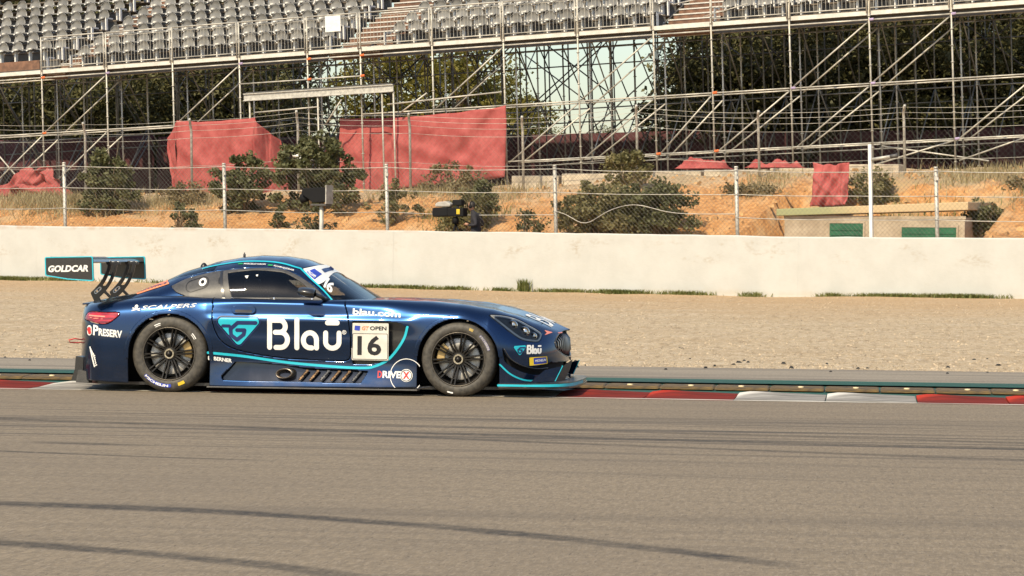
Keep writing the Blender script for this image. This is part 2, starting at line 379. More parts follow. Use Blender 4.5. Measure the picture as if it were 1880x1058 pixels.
def vary(nm, k):
    m_ = MATS[nm]; nt = m_.node_tree; b_ = nt.nodes['Principled BSDF']; l = b_.inputs['Base Color'].links[0]; oi = nt.nodes.new('ShaderNodeObjectInfo'); mr = nt.nodes.new('ShaderNodeMapRange'); mr.inputs[3].default_value = 1 - k; mr.inputs[4].default_value = 1 + k * .6
    hs = nt.nodes.new('ShaderNodeHueSaturation'); nt.links.new(oi.outputs['Random'], mr.inputs[0]); nt.links.new(mr.outputs[0], hs.inputs['Value']); src = l.from_socket; nt.links.new(src, hs.inputs['Color']); nt.links.new(hs.outputs[0], b_.inputs['Base Color'])
simple('galvanised', (.50, .475, .42), .5, .25, .22, 9); simple('tube_pale', (.54, .505, .43), .45, .2, .25, 5); simple('tube_shaded', (.27, .26, .235), .5, .5, .3, 4); simple('old_concrete', (.50, .42, .31), .92, 0, .3, 3, .01)  # rear tubes get a darker copy of tube_pale: under-stand shade painted in
simple('dark_steel', (.10, .095, .09), .55, .3); simple('white_paint', (.80, .78, .72), .5, var=.1); simple('orange_paint', (.75, .17, .05), .5); simple('lilac_paint', (.42, .33, .5), .5)
simple('plywood_brown', (.20, .105, .065), .75, 0, .35, 5); simple('seat_grey', (.235, .225, .205), .33, 0, .2, 2.5); simple('deck_white', (.66, .63, .56), .5, .1, .15, 4)
simple('wire', (.50, .47, .41), .5, .4); simple('mesh_wire', (.20, .185, .16), .6, .3); simple('black_matte', (.008, .008, .009), .75, spec=.25); simple('tread_board', (.16, .13, .10), .85, 0, .3, 3)

for nm_, k_ in (('seat_grey', .22), ('tube_pale', .16), ('tube_shaded', .3), ('plywood_brown', .25), ('galvanised', .12)): vary(nm_, k_)
# clods and stones on the bank
simple('clod', (.50, .29, .125), .95, 0, .45, 3)
def pl_bank():
    s = random.uniform(-22, 14); o = random.uniform(2, 10.5); p = WF(s, o, 0); return p.x, p.y, bank_z(s, o)
tag(scatter('earth_clods', 2600, pl_bank, lambda: random.choice((.02, .03, .03, .05, .09)) * random.uniform(.6, 1.4), 'clod', flat=.8), 'loose earth clods and stones on the orange bank', 'clods')
# ---------------------------------------------------------------- grandstand of scaffold tubes
stand = thing('grandstand', 'temporary grandstand of scaffold tubes with rows of grey bucket seats', 'grandstand', SF(0, 13, 0))
PS = [-38.2, -35.6, -32.95, -30.3, -27.7, -25.05, -22.38, -19.71, -17.08, -14.46, -12.46, -9.81, -7.24, -4.63, -2.03, -.09, 2.48, 5.04, 7.61, 10.18, 12.75]
RISE, RUN, H0 = .42, .95, 4.62
OFF = SF(0, 13, 0)
def P(s, o, h): return SF(s, o, h) - OFF
def row_h(o): return H0 + RISE * max(0, (o - 13.3) / RUN)
rows = [13, 13.92, 15.6, 17.7, 19.8, 21.9, 24, 26.1, 28.2]
def tube(name, a, b, r=.026, mat='tube_pale', n=7): return MB().tube([a, b], r, n).build(name, mat, stand, True)
for ri, o in enumerate(rows):
    for s in PS:
        if ri >= 3 and (s < -33 or s > 11.5): continue
        ht = 5.72 if ri == 0 else row_h(o) - .12
        hb = -(4 + s * math.sin(TAU)) + bank_z(s, o) - .02
        b = MB(); b.tube([P(s, o, hb + .05), P(s, o, ht)], .027 if ri else .03, 7)
        h = hb + .25
        while h < ht - .15 and ri < 4:                       # rosettes
            b.tube([P(s, o, h), P(s, o, h + .022)], .055, 7); h += .5
        b.tube([P(s, o, hb - .03), P(s, o, hb + .06)], .075, 6)
        b.build('post', 'tube_pale' if ri < 3 else 'tube_shaded', stand, True)
for ri, o in enumerate(rows):                                # ledgers bay by bay
    for i in range(len(PS) - 1):
        a, c = PS[i], PS[i + 1]
        if ri >= 3 and (a < -33 or c > 11.5): continue
        lv = [2.36, 4.30] + ([.55] if a > -7.5 and ri < 3 else []) + ([.18] if ri == 2 and a > -7.5 else [])
        if ri >= 2: lv = ([2.3, 4.3] if ri in (2, 5) else [3.3, 5.3, 7.3] if ri == 7 else []) + ([.5] if ri == 2 and a > -7.5 else [])
        if ri == 0 and a in (-17.08, -14.46): lv = [3.62, 4.30]
        if ri == 1 and a in (-17.08, -14.46): lv = [4.3]
        for h in lv: tube('ledger', P(a + .03, o - .035, h), P(c - .03, o - .035, h), .024, 'tube_pale' if ri < 2 else 'tube_shaded')
for ri, o, dz in ((0, 13.05, 0), (1, 13.97, -.12)):          # long diagonals in the two front planes
    for i in range(len(PS) - 1):
        a, c = PS[i], PS[i + 1]
        if a in (-25.05, -19.71, -9.81, -4.63, 2.48, 5.04, 10.18): tube('diagonal_brace', P(a + .05, o, 2.40 + dz), P(c - .05, o, 4.25 + dz), .026)
        if a in (-27.7, -25.05, -19.71, -7.24, -4.63, -2.03, -.09, 2.48, 7.61): tube('diagonal_brace', P(a + .05, o, .5 if a > -8 else .35), P(c - .05, o, 2.3 + dz), .026)
tube('diagonal_brace', P(-27.6, 13.1, 2.3), P(-25.6, 13.1, .2))
tube('diagonal_brace', P(5.1, 13.1, -.1), P(7.6, 13.1, .52)); tube('diagonal_brace', P(5.3, 13.12, .45), P(8.6, 13.12, -.15)); tube('diagonal_brace', P(7.7, 13.1, -.1), P(10.1, 13.1, .6))
for s in PS[1:-1]:                                           # cross frames running back under the seats
    for k in range(1, len(rows) - 1):
        o0, o1 = rows[k], rows[k + 1]; t1 = row_h(o1) - .2; nlev = max(1, int((t1 - .6) // 2.0))
        for q in range(nlev):
            h0 = .6 + q * 2.0
            if (k + q) % 2 and k % 2 == 0: continue
            if (k + q) % 2: tube('cross_brace', P(s, o0, h0), P(s, o1, min(h0 + 2, t1)), .024, 'tube_shaded', 5)
            else: tube('cross_brace', P(s, o1, h0), P(s, o0, min(h0 + 2, row_h(o0) - .2)), .024, 'tube_shaded', 5)
    tube('raker', P(s, 13.1, H0 - .25), P(s, 28.3, row_h(28.3) - .35), .035, 'dark_steel', 6)  # dark raker colour stands in for the shade below the seats
for k, o in enumerate(rows[4:]):                             # cross bracing at the back, its backlit shade put into a near-black colour
    for i in range(1, len(PS) - 2):
        a, c = PS[i], PS[i + 1]
        if (k in (1, 3) and (i + k) % 3 == 0) or (-24 < a < -1 and k != 2):
            hh = 1.2 + 2.0 * ((i + 2 * k) % 3)
            tube('back_brace', P(a, o + .04, hh), P(c, o + .04, hh + 2.0), .026, 'dark_steel', 5)
            if k % 2 == 1: tube('back_brace', P(c, o - .08, hh), P(a, o - .08, hh + 2.0), .026, 'dark_steel', 5)
for i, (s, h, mt) in enumerate([(-25.05, 2.36, 'orange_paint'), (-14.46, 4.3, 'orange_paint'), (-12.46, 4.3, 'orange_paint'), (-14.46, 3.62, 'orange_paint'), (-12.46, 3.62, 'orange_paint'), (-25.05, 4.3, 'orange_paint'), (-2.03, .55, 'orange_paint'), (-.09, .55, 'orange_paint'), (-.09, 2.36, 'orange_paint'), (2.48, 2.36, 'lilac_paint'), (5.04, 2.36, 'lilac_paint'), (5.04, 4.3, 'lilac_paint'), (7.61, 4.3, 'lilac_paint'), (-22.38, 4.3, 'lilac_paint'), (-17.08, 4.3, 'lilac_paint'), (7.61, .55, 'lilac_paint')]):
    MB().tube([P(s + .02, 12.96, h), P(s + .16, 12.96, h + .01)], .04, 6).build('clamp', mt, stand)
# deck edge: white boards, gap, walkway
for i in range(len(PS) - 1):
    a, c = PS[i] + .035, PS[i + 1] - .035
    MB().box((a, 0, 0), (c, .05, .13)).build('deck_board', 'deck_white', stand, loc=P(0, 12.97, 4.44))
    MB().box((a, 0, 0), (c, .55, .04)).build('walkway', 'tread_board', stand, loc=P(0, 13.03, 4.42))
for o in stand.children:
    if o.name.startswith(('deck_board', 'walkway')): o.rotation_euler = (0, -TAU, WROT)
AISLE = [(-25.0, -24.15), (-13.72, -11.8), (-1.98, -.16)]
BLOCK = [(-38, -25.1), (-24.08, -13.8), (-11.72, -2.06), (-.08, 12.6)]
# railings in front
def railing(s0, s1, h0=4.60, h1=5.70):
    b = MB()
    b.tube([P(s0, 12.93, h1), P(s1, 12.93, h1)], .024, 6); b.tube([P(s0, 12.93, h0 + .06), P(s1, 12.93, h0 + .06)], .018, 6); b.tube([P(s0, 12.93, h1 - .13), P(s1, 12.93, h1 - .13)], .010, 5)
    for s in (s0, s1): b.tube([P(s, 12.93, h0 - .1), P(s, 12.93, h1)], .024, 6)
    n = int((s1 - s0) / .125)
    for k in range(1, n): s = s0 + (s1 - s0) * k / n; b.tube([P(s, 12.93, h0 + .06), P(s, 12.93, h1 - .13)], .008, 4, False)
    return b.build('railing_panel', 'tube_pale', stand, True)
for i in range(5, len(PS) - 1):
    if PS[i] == -2.03: continue
    railing(PS[i] + .05, PS[i + 1] - .05)
b = MB(); b.tube([P(-1.3, 12.9, 5.2), P(-.15, 12.9, 5.35)], .02); b.tube([P(-.3, 12.9, 4.75), P(1.2, 12.9, 5.05)], .015); b.build('loose_tube', 'tube_pale', stand, True)
MB().box((0, 0, 0), (.58, .03, .53)).build('notice_board', 'white_paint', stand, loc=P(-13.68, 12.86, 5.14)).rotation_euler = (0, -TAU, WROT)
b = MB(); b.box((-26.98, 0, 0), (-25.2, .03, .32)); o = b.build('fascia', 'plywood_brown', stand, loc=P(0, 13.1, 4.62)); o.rotation_euler = (0, -TAU, WROT)
# lower portal beam
b = MB(); b.prism([(-.06, 0), (.06, 0), (.06, .03), (.012, .03), (.012, .22), (.06, .22), (.06, .25), (-.06, .25), (-.06, .22), (-.012, .22), (-.012, .03), (-.06, .03)], -16.7, -11.06, lambda a, c, h: (h, a, c))
o = b.build('portal_beam', 'galvanised', stand, loc=P(0, 12.6, 3.0)); o.rotation_euler = (0, -TAU, WROT)
b = MB(); b.box((-16.6, -.05, .255), (-11.1, .50, .29)); o = b.build('shadow_board', 'dark_steel', stand, loc=P(0, 12.6, 3.0)); o.rotation_euler = (0, -TAU, WROT)  # board added behind the beam to widen its shadow on the red sheet
for s in (-16.5, -13.9, -11.5, -11.08): tube('portal_post', P(s, 12.62, -.3), P(s, 12.62, 3.0), .03)
tube('ledger', P(-16.3, 12.6, 2.6), P(-13.9, 12.6, 2.66)); tube('diagonal_brace', P(-13.6, 12.6, 2.1), P(-13.0, 12.6, 2.85))
tube('ledger', P(-11.3, 12.6, 2.6), P(-7.3, 12.9, 2.8)); tube('diagonal_brace', P(-10.9, 12.7, 2.3), P(-9.9, 12.7, 2.9))
# seat rows: tread boards, seats, stairs
def seat_mesh():
    prof = [(-.22, .40), (-.20, .43), (-.05, .415), (.10, .40), (.165, .43), (.20, .55), (.215, .68), (.20, .78), (.185, .80)]   # (depth, height)
    nw = 7; v = []; f = []
    for i, (d, h) in enumerate(prof):
        for k in range(nw):
            t = k / (nw - 1) * 2 - 1; w = .235 * (1 if i < 6 else (1 - .09 * (i - 5)))
            lift = .035 * t * t if i < 5 else 0; fwd = -.07 * t * t if i >= 4 else 0
            drop = -.10 * abs(t) ** 3 if i >= 7 else (-.05 * abs(t) ** 3 if i == 6 else 0)
            v.append((t * w, d + fwd, h + lift + drop))
    for i in range(len(prof) - 1):
        for k in range(nw - 1): f.append((i * nw + k, i * nw + k + 1, (i + 1) * nw + k + 1, (i + 1) * nw + k))
    me = bpy.data.meshes.new('seat'); me.from_pydata(v, [], f)
    bm = bmesh.new(); bm.from_mesh(me); bmesh.ops.recalc_face_normals(bm, faces=bm.faces); bmesh.ops.solidify(bm, geom=bm.faces[:], thickness=.012); bm.to_mesh(me); bm.free()
    me.shade_smooth(); me.materials.append(MATS['seat_grey']); return me
SEAT = seat_mesh()
b = MB(); b.box((-.025, -.06, 0), (.025, .10, .405)); b.box((-.03, -.235, .385), (.03, -.20, .43)); BRK = b.me('seat_bracket'); BRK.materials.append(MATS['white_paint'])
WM = Matrix.Rotation(WROT, 4, 'Z') @ Matrix.Rotation(-TAU, 4, 'Y')
NR = 10
for k in range(NR):
    o = 13.55 + RUN * k; h = H0 + RISE * k
    for bi, (s0, s1) in enumerate(BLOCK):
        kk = 1 if bi == 0 else 0
        if k < kk: continue
        bo = MB(); bo.box((s0, -.38, -.05), (s1, RUN - .36, 0)); t = bo.build('tread', 'tread_board', stand, loc=P(0, o, h)); t.rotation_euler = (0, -TAU, WROT)
        if k > 6: continue
        bo = MB(); bo.box((s0, 0, -RISE + .03), (s1, .02, -.06)); t = bo.build('riser', 'dark_steel', stand, loc=P(0, o - .36, h)); t.rotation_euler = (0, -TAU, WROT)
        if k < 11:
            n = int((s1 - s0) / .59); sh = random.uniform(0, .05)
            for q in range(n):
                s = s0 + .3 + sh + q * (s1 - s0 - .6) / (n - 1)
                if h > 7.3 - (s + 26.7) * .0703 + .035 * k or s < -28.9 - .5 * k or s > 11: continue
                e = link('seat', SEAT, None, stand); e.matrix_local = Matrix.Translation(P(s, o + .12, h)) @ WM @ Matrix.Rotation(random.gauss(0, .06), 4, 'Z') @ Matrix.Rotation(random.gauss(0, .025), 4, 'X')
                g = link('seat_bracket', BRK, None, e)
    for (a0, a1) in AISLE:
        for q in range(2):
            st = MB(); st.box((a0 + .02, 0, -.16), (a1 - .02, RUN / 2 + .05, 0)); t = st.build('step', 'plywood_brown', stand, loc=P(0, o - .38 + q * RUN / 2, h - .21 * (1 - q) + .03)); t.rotation_euler = (0, -TAU, WROT)
            nz = MB(); nz.box((a0 + .02, -.02, -.035), (a1 - .02, .03, .006)); nz.build('nosing', 'deck_white', t)
        if k < 8:
            for s in (a0 - .06, a1 + .06):
                bp = MB(); bp.box((s - .02, -.1, -.02), (s + .02, .02, .45)); bp.box((s - .02, -.1, .40), (s + .02, .36, .45)); t = bp.build('end_bracket', 'white_paint', stand, loc=P(0, o - .1, h)); t.rotation_euler = (0, -TAU, WROT)

# ---------------------------------------------------------------- fences
def chain(s0, s1, o, z0f, z1f, r, step):
    """chain link as real crossing wires between two posts"""
    b = MB(); hh = z1f(s0) - z0f(s0); n = int((s1 - s0 + hh) / step)
    for k in range(n):
        for d in (1, -1):
            a0 = s0 - hh + k * step if d > 0 else s0 + k * step
            pa, pb = (a0, 0.), (a0 + d * hh, 1.)
            t0, t1 = 0., 1.
            for lim, sg in ((s0, 1), (s1, -1)):
                fa, fb = (pa[0] - lim) * sg, (pb[0] - lim) * sg
                if fa < 0 and fb < 0: t0, t1 = 1, 0; break
                if fa < 0: t0 = max(t0, fa / (fa - fb))
                if fb < 0: t1 = min(t1, fa / (fa - fb))
            if t1 - t0 < .02: continue
            q = []
            for t in (t0, t1):
                s = pa[0] + (pb[0] - pa[0]) * t; q.append(Vector((s, o + .006 * d, z0f(s) + (z1f(s) - z0f(s)) * t)))
            b.tube(q, r, 3, False)
    return b
LEAN = math.tan(TAU)
f1 = thing('wire_fence', 'chain link fence on pale steel posts directly behind the white wall', 'fence', WF(0, 1, 1.2)); f1.rotation_euler.z = WROT
FS = [-43.2, -37.7, -32.3, -26.9, -21.5, -16.1, -10.6, -5.32, -.14, 5.13, 10.59, 16.0, 21.4]
ftop = lambda s: interp(s, [-45, -16, -5, 5, 11, 20], [3.9, 3.85, 3.75, 3.64, 3.6, 3.55]) - 1.2
for s in FS:
    b = MB(); zt = ftop(s); b.tube([(s + .06, 0, -.4), (s - (zt) * LEAN + .06, 0, zt)], .052, 10); b.tube([(s - zt * LEAN + .06, 0, zt - .02), (s - zt * LEAN + .06, 0, zt + .03)], [.06, .05], 10)
    b.build('post', 'galvanised', f1, True)
    MB().box((s - .02, -.09, zt - .32), (s + .06, -.045, zt - .24)).build('clip', 'galvanised', f1)
for i in range(len(FS) - 1):
    a, c = FS[i], FS[i + 1]
    for q, sag in ((-.08, .05), (-.72, .03), (-1.33, .04)):
        pts = [(a + (c - a) * t, -.06, ftop(a) * (1 - t) + ftop(c) * t + q - sag * 4 * t * (1 - t) + .006 * math.sin(t * 9 + i)) for t in np.linspace(0, 1, 41)]
        if q == -1.33 and a == -.14: pts = [(p[0], p[1], p[2] + .24 * math.exp(-((p[0] - 2.2) / .8) ** 2) - .30 * math.exp(-((p[0] - .75) / .5) ** 2) + .1) for p in pts]
        MB().tube(pts, .011, 5).build('wire', 'wire', f1, True)
    tag(chain(a, c, -.05, lambda s: -.1, lambda s: ftop(s) - .1, .0027, .125).build('mesh_panel', 'mesh_wire', f1), kind='stuff')
f2 = thing('tall_fence', 'taller chain link fence with bent-over post tops halfway up the bank', 'fence', WF(0, 9, 2.6)); f2.rotation_euler.z = WROT
GS = [(-37, 5.5), (-33, 5.5), (-28.9, 5.5), (-24.8, 5.5), (-20.7, 5.45), (-16.62, 5.53), (-12.68, 5.74), (-8.69, 5.61), (-4.82, 5.47), (-1.05, 5.76), (2.82, 5.54), (7.26, 5.65), (11.6, 5.7)]
for s, zt in GS:
    zb = bank_z(s, 9) - 2.7; t = zt - 2.6; x = s + .02
    pts = [(x, 0, zb), (x - (t - .35) * LEAN * .5, 0, t - .4), (x - t * LEAN * .5 + .01, -.06, t - .22), (x - t * LEAN * .5 + .06, -.18, t - .08), (x - t * LEAN * .5 + .12, -.30, t)]
    MB().tube(pts, .042, 8).build('post', 'galvanised', f2, True)
for i in range(len(GS) - 1):
    (a, za), (c, zc_) = GS[i], GS[i + 1]
    for q in (-.05, -.2, -.36, -.6, -1.5):
        pts = [(a + (c - a) * t, -.25 if q > -.3 else -.05, za * (1 - t) + zc_ * t - 2.6 + q - .05 * 4 * t * (1 - t)) for t in np.linspace(0, 1, 7)]
        MB().tube(pts, .007, 4).build('wire', 'wire', f2, True)
    tag(chain(a, c, -.05, lambda s: .3, lambda s: 2.35, .0022, .17).build('mesh_panel', 'mesh_wire', f2), kind='stuff')
b = MB(); b.tube([(-12.85, -.02, 1.75), (-12.55, -.05, 1.72)], .06, 8); b.tube([(-12.62, -.05, 1.72), (-12.16, -.12, 1.22)], .035, 7); b.build('fallen_strut', 'white_paint', f2, True)

# ---------------------------------------------------------------- red sheets
m = M('red_mesh'); n1_ = m.noise(2.2, 4, .6); n2_ = m.noise(60, 2, .5, st=(.3, 1, 1.6))
c = m.mix(n1_.ss(.3, .7), (.44, .095, .088), (.60, .17, .155)); c = m.mix(n2_.ss(.5, .75) * .25, c, (.70, .18, .17)); m.col(c).set(rough=.75, spec=.2)
tr = m.nt.nodes.new('ShaderNodeBsdfTranslucent'); m.nt.links.new(c, tr.inputs[0]); mx = m.nt.nodes.new('ShaderNodeMixShader'); mx.inputs[0].default_value = .35
m.nt.links.new(m.b.outputs[0], mx.inputs[1]); m.nt.links.new(tr.outputs[0], mx.inputs[2]); m.nt.links.new(mx.outputs[0], m.nt.nodes['Material Output'].inputs[0])
simple('maroon_mesh', (.085, .026, .03), .85, 0, .3, 2)
def sheet(name, label, tl, tr_, br, bl, depth, folds=5, amp=.06, nu=40, nv=26, mat='red_mesh', sag=.05, seed=1, group=None, wild=0.):
    """cloth hung between four corners given as (s, o, z)"""
    v = []; f = []; rnd = random.Random(seed); ph = [rnd.uniform(0, 6.28) for _ in range(8)]
    T = lambda a, b, t: Vector(a) * (1 - t) + Vector(b) * t
    for i in range(nu + 1):
        u = i / nu
        for j in range(nv + 1):
            w = j / nv; p = T(T(tl, tr_, u), T(bl, br, u), w)
            p.z -= sag * 4 * u * (1 - u) * (1 - w)
            d = amp * (math.sin(u * folds * 6.28 + ph[0] + 2 * w) * .5 + math.sin((u * 1.7 + w * .8) * folds * 3 + ph[1]) * .35 + math.sin((u - w) * 7 + ph[2]) * .5) * (.35 + .65 * w)
            d += amp * 1.4 * math.exp(-((u + w * .6 - .95) / .07) ** 2) - amp * 1.2 * math.exp(-((u * .7 - w + .3) / .08) ** 2)
            d += amp * .8 * (vnoise(u * 16 + seed, w * 5 + u * 4) - .5) + amp * 1.6 * (vnoise(u * 5 + w * 3 + seed, w * 3 - u * 2) - .5)
            p.z += .05 * (vnoise(u * 7 + seed, 2) - .5) * (w > .97 or w < .03)
            p.y += d - depth * 4 * u * (1 - u) * w
            if wild: p.x += wild * (vnoise(u * 6 + seed, w * 5) - .5); p.z += wild * (vnoise(u * 5, w * 6 + seed) - .5); p.y += wild * (vnoise(u * 9 + seed, w * 9) - .5)
            v.append(p)
    for i in range(nu):
        for j in range(nv): k = i * (nv + 1) + j; f.append((k, k + nv + 1, k + nv + 2, k + 1))
    o = mesh_obj(name, v, f, mat, smooth=True, loc=WF(0, 0, 0)); o.rotation_euler.z = WROT
    m_ = o.modifiers.new('t', 'SOLIDIFY'); m_.thickness = .008
    return tag(o, label, 'tarpaulin', group) if label else o
t1 = thing('red_tarpaulin', 'boxy red mesh tarpaulin wrapped round a scaffold corner beside the leafy shrubs', 'tarpaulin', WF(-17.8, 12.2, 3.2))
def under(o, par):
    o.parent = par; o.matrix_parent_inverse = Matrix.Translation(-par.location); return o
under(sheet('front_face', None, (-19.25, 12.3, 5.66), (-16.25, 12.3, 5.74), (-16.2, 12.2, 3.1), (-19.2, 12.2, 3.1), .05, 3, .05, seed=2), t1)
under(sheet('side_face', None, (-16.25, 12.3, 5.74), (-15.75, 13.2, 5.0), (-15.3, 13.2, 3.2), (-16.2, 12.2, 3.1), .05, 2, .07, seed=3), t1)
under(sheet('end_face', None, (-19.25, 12.3, 5.66), (-19.95, 12.7, 5.0), (-19.6, 12.7, 3.2), (-19.2, 12.2, 3.1), 0, 2, .08, 16, seed=4), t1)
sheet('red_tarpaulin', 'red mesh sheet hung square below the portal beam, half in shadow', (-13.66, 13.6, 5.76), (-11.3, 13.6, 5.8), (-11.3, 13.4, 3.3), (-13.6, 13.4, 3.3), .03, 3, .05, seed=5)
sheet('red_tarpaulin', 'widest red mesh sheet, its upper right corner pulled up to a post', (-11.33, 12.85, 5.70), (-7.22, 12.85, 6.06), (-7.18, 12.8, 3.75), (-11.32, 12.75, 3.35), .05, 4, .07, seed=6)
sheet('red_tarpaulin', 'crumpled red sheet slumped on the ground at the left end of the stand', (-26.6, 12.3, 3.5), (-24.4, 12.2, 4.35), (-23.0, 11.9, 3.1), (-26.6, 11.7, 3.0), .1, 4, .12, seed=7, wild=.4)
sheet('red_tarpaulin', 'small red sheet hanging like a pleated curtain above the concrete hut', (5.35, 6.6, 3.93), (6.4, 6.6, 3.95), (6.46, 6.2, 2.75), (5.38, 6.2, 2.72), .02, 5, .09, seed=8, wild=.05)
def heap(s, z, w, h, label, seed):
    v = []; f = []; n = 22
    for i in range(n + 1):
        for j in range(n + 1):
            a, c = i / n * 2 - 1, j / n * 2 - 1; q = max(0, 1 - a * a) * max(0, 1 - c * c)
            v.append((s + a * w, 11.2 + c * .5, z - .06 + h * min(1, 2.6 * q) * max(0, 1.5 * vnoise(i * .26 + seed, j * .3) ** 2 + .7 * abs(vnoise(i * .6, j * .55 + seed) - .5) + .25 * vnoise(i * 1.3, j * 1.2) - .12) ))
    for i in range(n):
        for j in range(n): k = i * (n + 1) + j; f.append((k, k + n + 1, k + n + 2, k + 1))
    o = mesh_obj('red_tarpaulin', v, f, 'red_mesh', loc=WF(0, 0, 0)); o.rotation_euler.z = WROT; autosmooth(o, 50); return tag(o, label, 'tarpaulin')
heap(.25, 4.0, .8, .27, 'red sheet heaped on the ledge under the scaffold, right of the big bush', 3)
heap(2.55, 4.02, .85, .18, 'flat red sheet bundle on the ledge just left of the red curtain', 8)
for i, (s0, s1) in enumerate([(-40, -28.2), (-28, -16.4), (-16.2, -4.4), (-4.2, 7.6), (7.8, 19)]):
    sheet('maroon_screen', ['dark maroon windbreak netting behind the stand, far left length', 'dark maroon windbreak netting behind the left scaffold bays', 'dark maroon windbreak netting behind the middle of the stand', 'dark maroon windbreak netting behind the right scaffold bays', 'dark maroon windbreak netting behind the stand, far right length'][i], (s0, 25, 5.75), (s1, 25, 5.85), (s1, 25, 3.2), (s0, 25, 3.2), .1, 9, .1, 50, 8, 'maroon_mesh', .12, 20 + i, 'maroon screens behind the stand')['category'] = 'screen'

# ---------------------------------------------------------------- concrete ledge, hut, light, camera crew
led = thing('concrete_ledge', 'pale concrete ledge along the top of the earth bank', 'ledge', WF(0, 10.5, 3.5)); led.rotation_euler.z = WROT
for s0, s1, z in [(-5.8, -4.2, 3.72), (-4.1, -2.2, 3.78), (-2.1, .5, 3.84), (.6, 2.6, 3.88), (2.7, 4.7, 3.92), (4.8, 6.7, 4.02)]:
    b = MB(); b.box((s0, -.25, -.3), (s1, .45, z - 3.5)); bevel(b.build('ledge_block', 'old_concrete', led), .03)
for s0, s1, z in [(-27, -24, 3.05), (-23.9, -21.2, 3.1), (-21.1, -17.5, 3.15)]:
    b = MB(); b.box((s0, -.1, -.8), (s1, .4, z - 3.5)); bevel(b.build('ledge_block', 'old_concrete', led), .03)
m = M('hut_green'); n1_ = m.noise(3, 3); n2_ = m.noise(9, 3, st=(.1, 1, 3)); m.col(m.mix(n1_.ss(.3, .7), (.012, .085, .04), (.022, .13, .06))).set(rough=.5).bump(n2_, .004)
m = M('hut_concrete'); n1_ = m.noise(1.6, 5, .65); n2_ = m.noise(14, 4, .7); c = m.mix(n1_.ss(.3, .7), (.33, .265, .185), (.50, .42, .31)); m.col(m.mix(n2_.ss(.5, .75) * .4, c, (.25, .19, .125))).set(rough=.92).bump(n2_, .01)
m = M('hut_roof'); X, Y, Z = m.xyz(); n1_ = m.noise(1.2, 4); c = m.mix((X + n1_ * 2).ss(1.8, 3.4), (.32, .33, .17), (.55, .42, .245)); m.col(c).set(rough=.9)
hut = thing('concrete_hut', 'low concrete hut with slab roof and green shutters behind the wall', 'hut', WF(5.5, 3.5, 1.2)); hut.rotation_euler.z = WROT
b = MB(); b.box((.08, 0, -.4), (5.12, 2.2, 1.17)); b.build('wall', 'hut_concrete', hut)
b = MB(); b.add([(-.12, -.12, 1.19), (5.24, -.12, 1.36), (5.24, 2.4, 1.40), (-.12, 2.4, 1.23), (-.12, -.12, 1.38), (5.24, -.12, 1.58), (5.24, 2.4, 1.62), (-.12, 2.4, 1.42)], [(3, 2, 1, 0), (4, 5, 6, 7), (0, 1, 5, 4), (1, 2, 6, 5), (2, 3, 7, 6), (3, 0, 4, 7)]); bevel(b.build('roof', 'hut_roof', hut), .02)
b = MB(); b.box((.06, -.012, 1.12), (5.15, -.002, 1.2)); b.build('eaves_band', 'hut_concrete', hut)
for s0, s1, z1 in ((1.38, 2.32, 1.0), (3.4, 4.9, .9)):
    b = MB(); b.box((s0, -.025, .1), (s1, -.004, z1)); sh = b.build('shutter', 'hut_green', hut)
    for k in range(6): MB().box((s0 + .03, -.04, .14 + k * (z1 - .2) / 6), (s1 - .03, -.027, .14 + (k + .72) * (z1 - .2) / 6)).build('slat', 'hut_green', sh)
    b = MB(); b.box((s0 - .05, -.035, .1), (s0, -.006, z1 + .05)); b.box((s1, -.035, .1), (s1 + .05, -.006, z1 + .05)); b.box((s0, -.035, z1), (s1, -.006, z1 + .05)); b.build('shutter_frame', 'hut_concrete', hut)
pp = thing('mast', 'tall white square mast with a side arm in front of the hut', 'mast', WF(8.9, .9, 1.2)); pp.rotation_euler = (0, -TAU * .7, WROT)
MB().box((-.042, -.042, -.4), (.042, .042, 3.02)).build('pole', 'white_paint', pp)
MB().tube([(.06, 0, 2.62), (.55, -.02, 2.68)], .045, 8).build('arm', 'galvanised', pp, True); MB().tube([(.55, -.02, 2.68), (.74, -.02, 2.70)], [.05, .06], 8).build('arm_end', 'dark_steel', pp, True)

sl = thing('signal_light', 'black hooded signal light on a pale post rising above the wall', 'signal light', WF(-7.31, .8, 1.2)); sl.rotation_euler.z = WROT; sl.scale = (.86, .86, 1)
MB().tube([(0, 0, -.4), (0, 0, 1.46)], .075, 10).build('post', 'galvanised', sl, True)
b = MB(); b.prism([(-.66, 1.74), (-.60, 1.88), (-.30, 1.90), (.27, 1.92), (.27, 1.50), (-.22, 1.48), (-.40, 1.60)], -.22, .22, lambda a, c, h: (a, h, c)); bevel(b.build('lamp_housing', 'black_matte', sl), .02)
MB().box((.27, -.24, 1.45), (.305, .24, 1.98)).build('back_plate', 'galvanised', sl)
b = MB(); b.tube([(-.5, 0, 1.62), (-.75, 0, 1.60)], [.10, .14], 10); b.build('hood', 'black_matte', sl, True); MB().box((-.3, -.2, 1.40), (.28, .2, 1.448)).build('mount', 'dark_steel', sl)

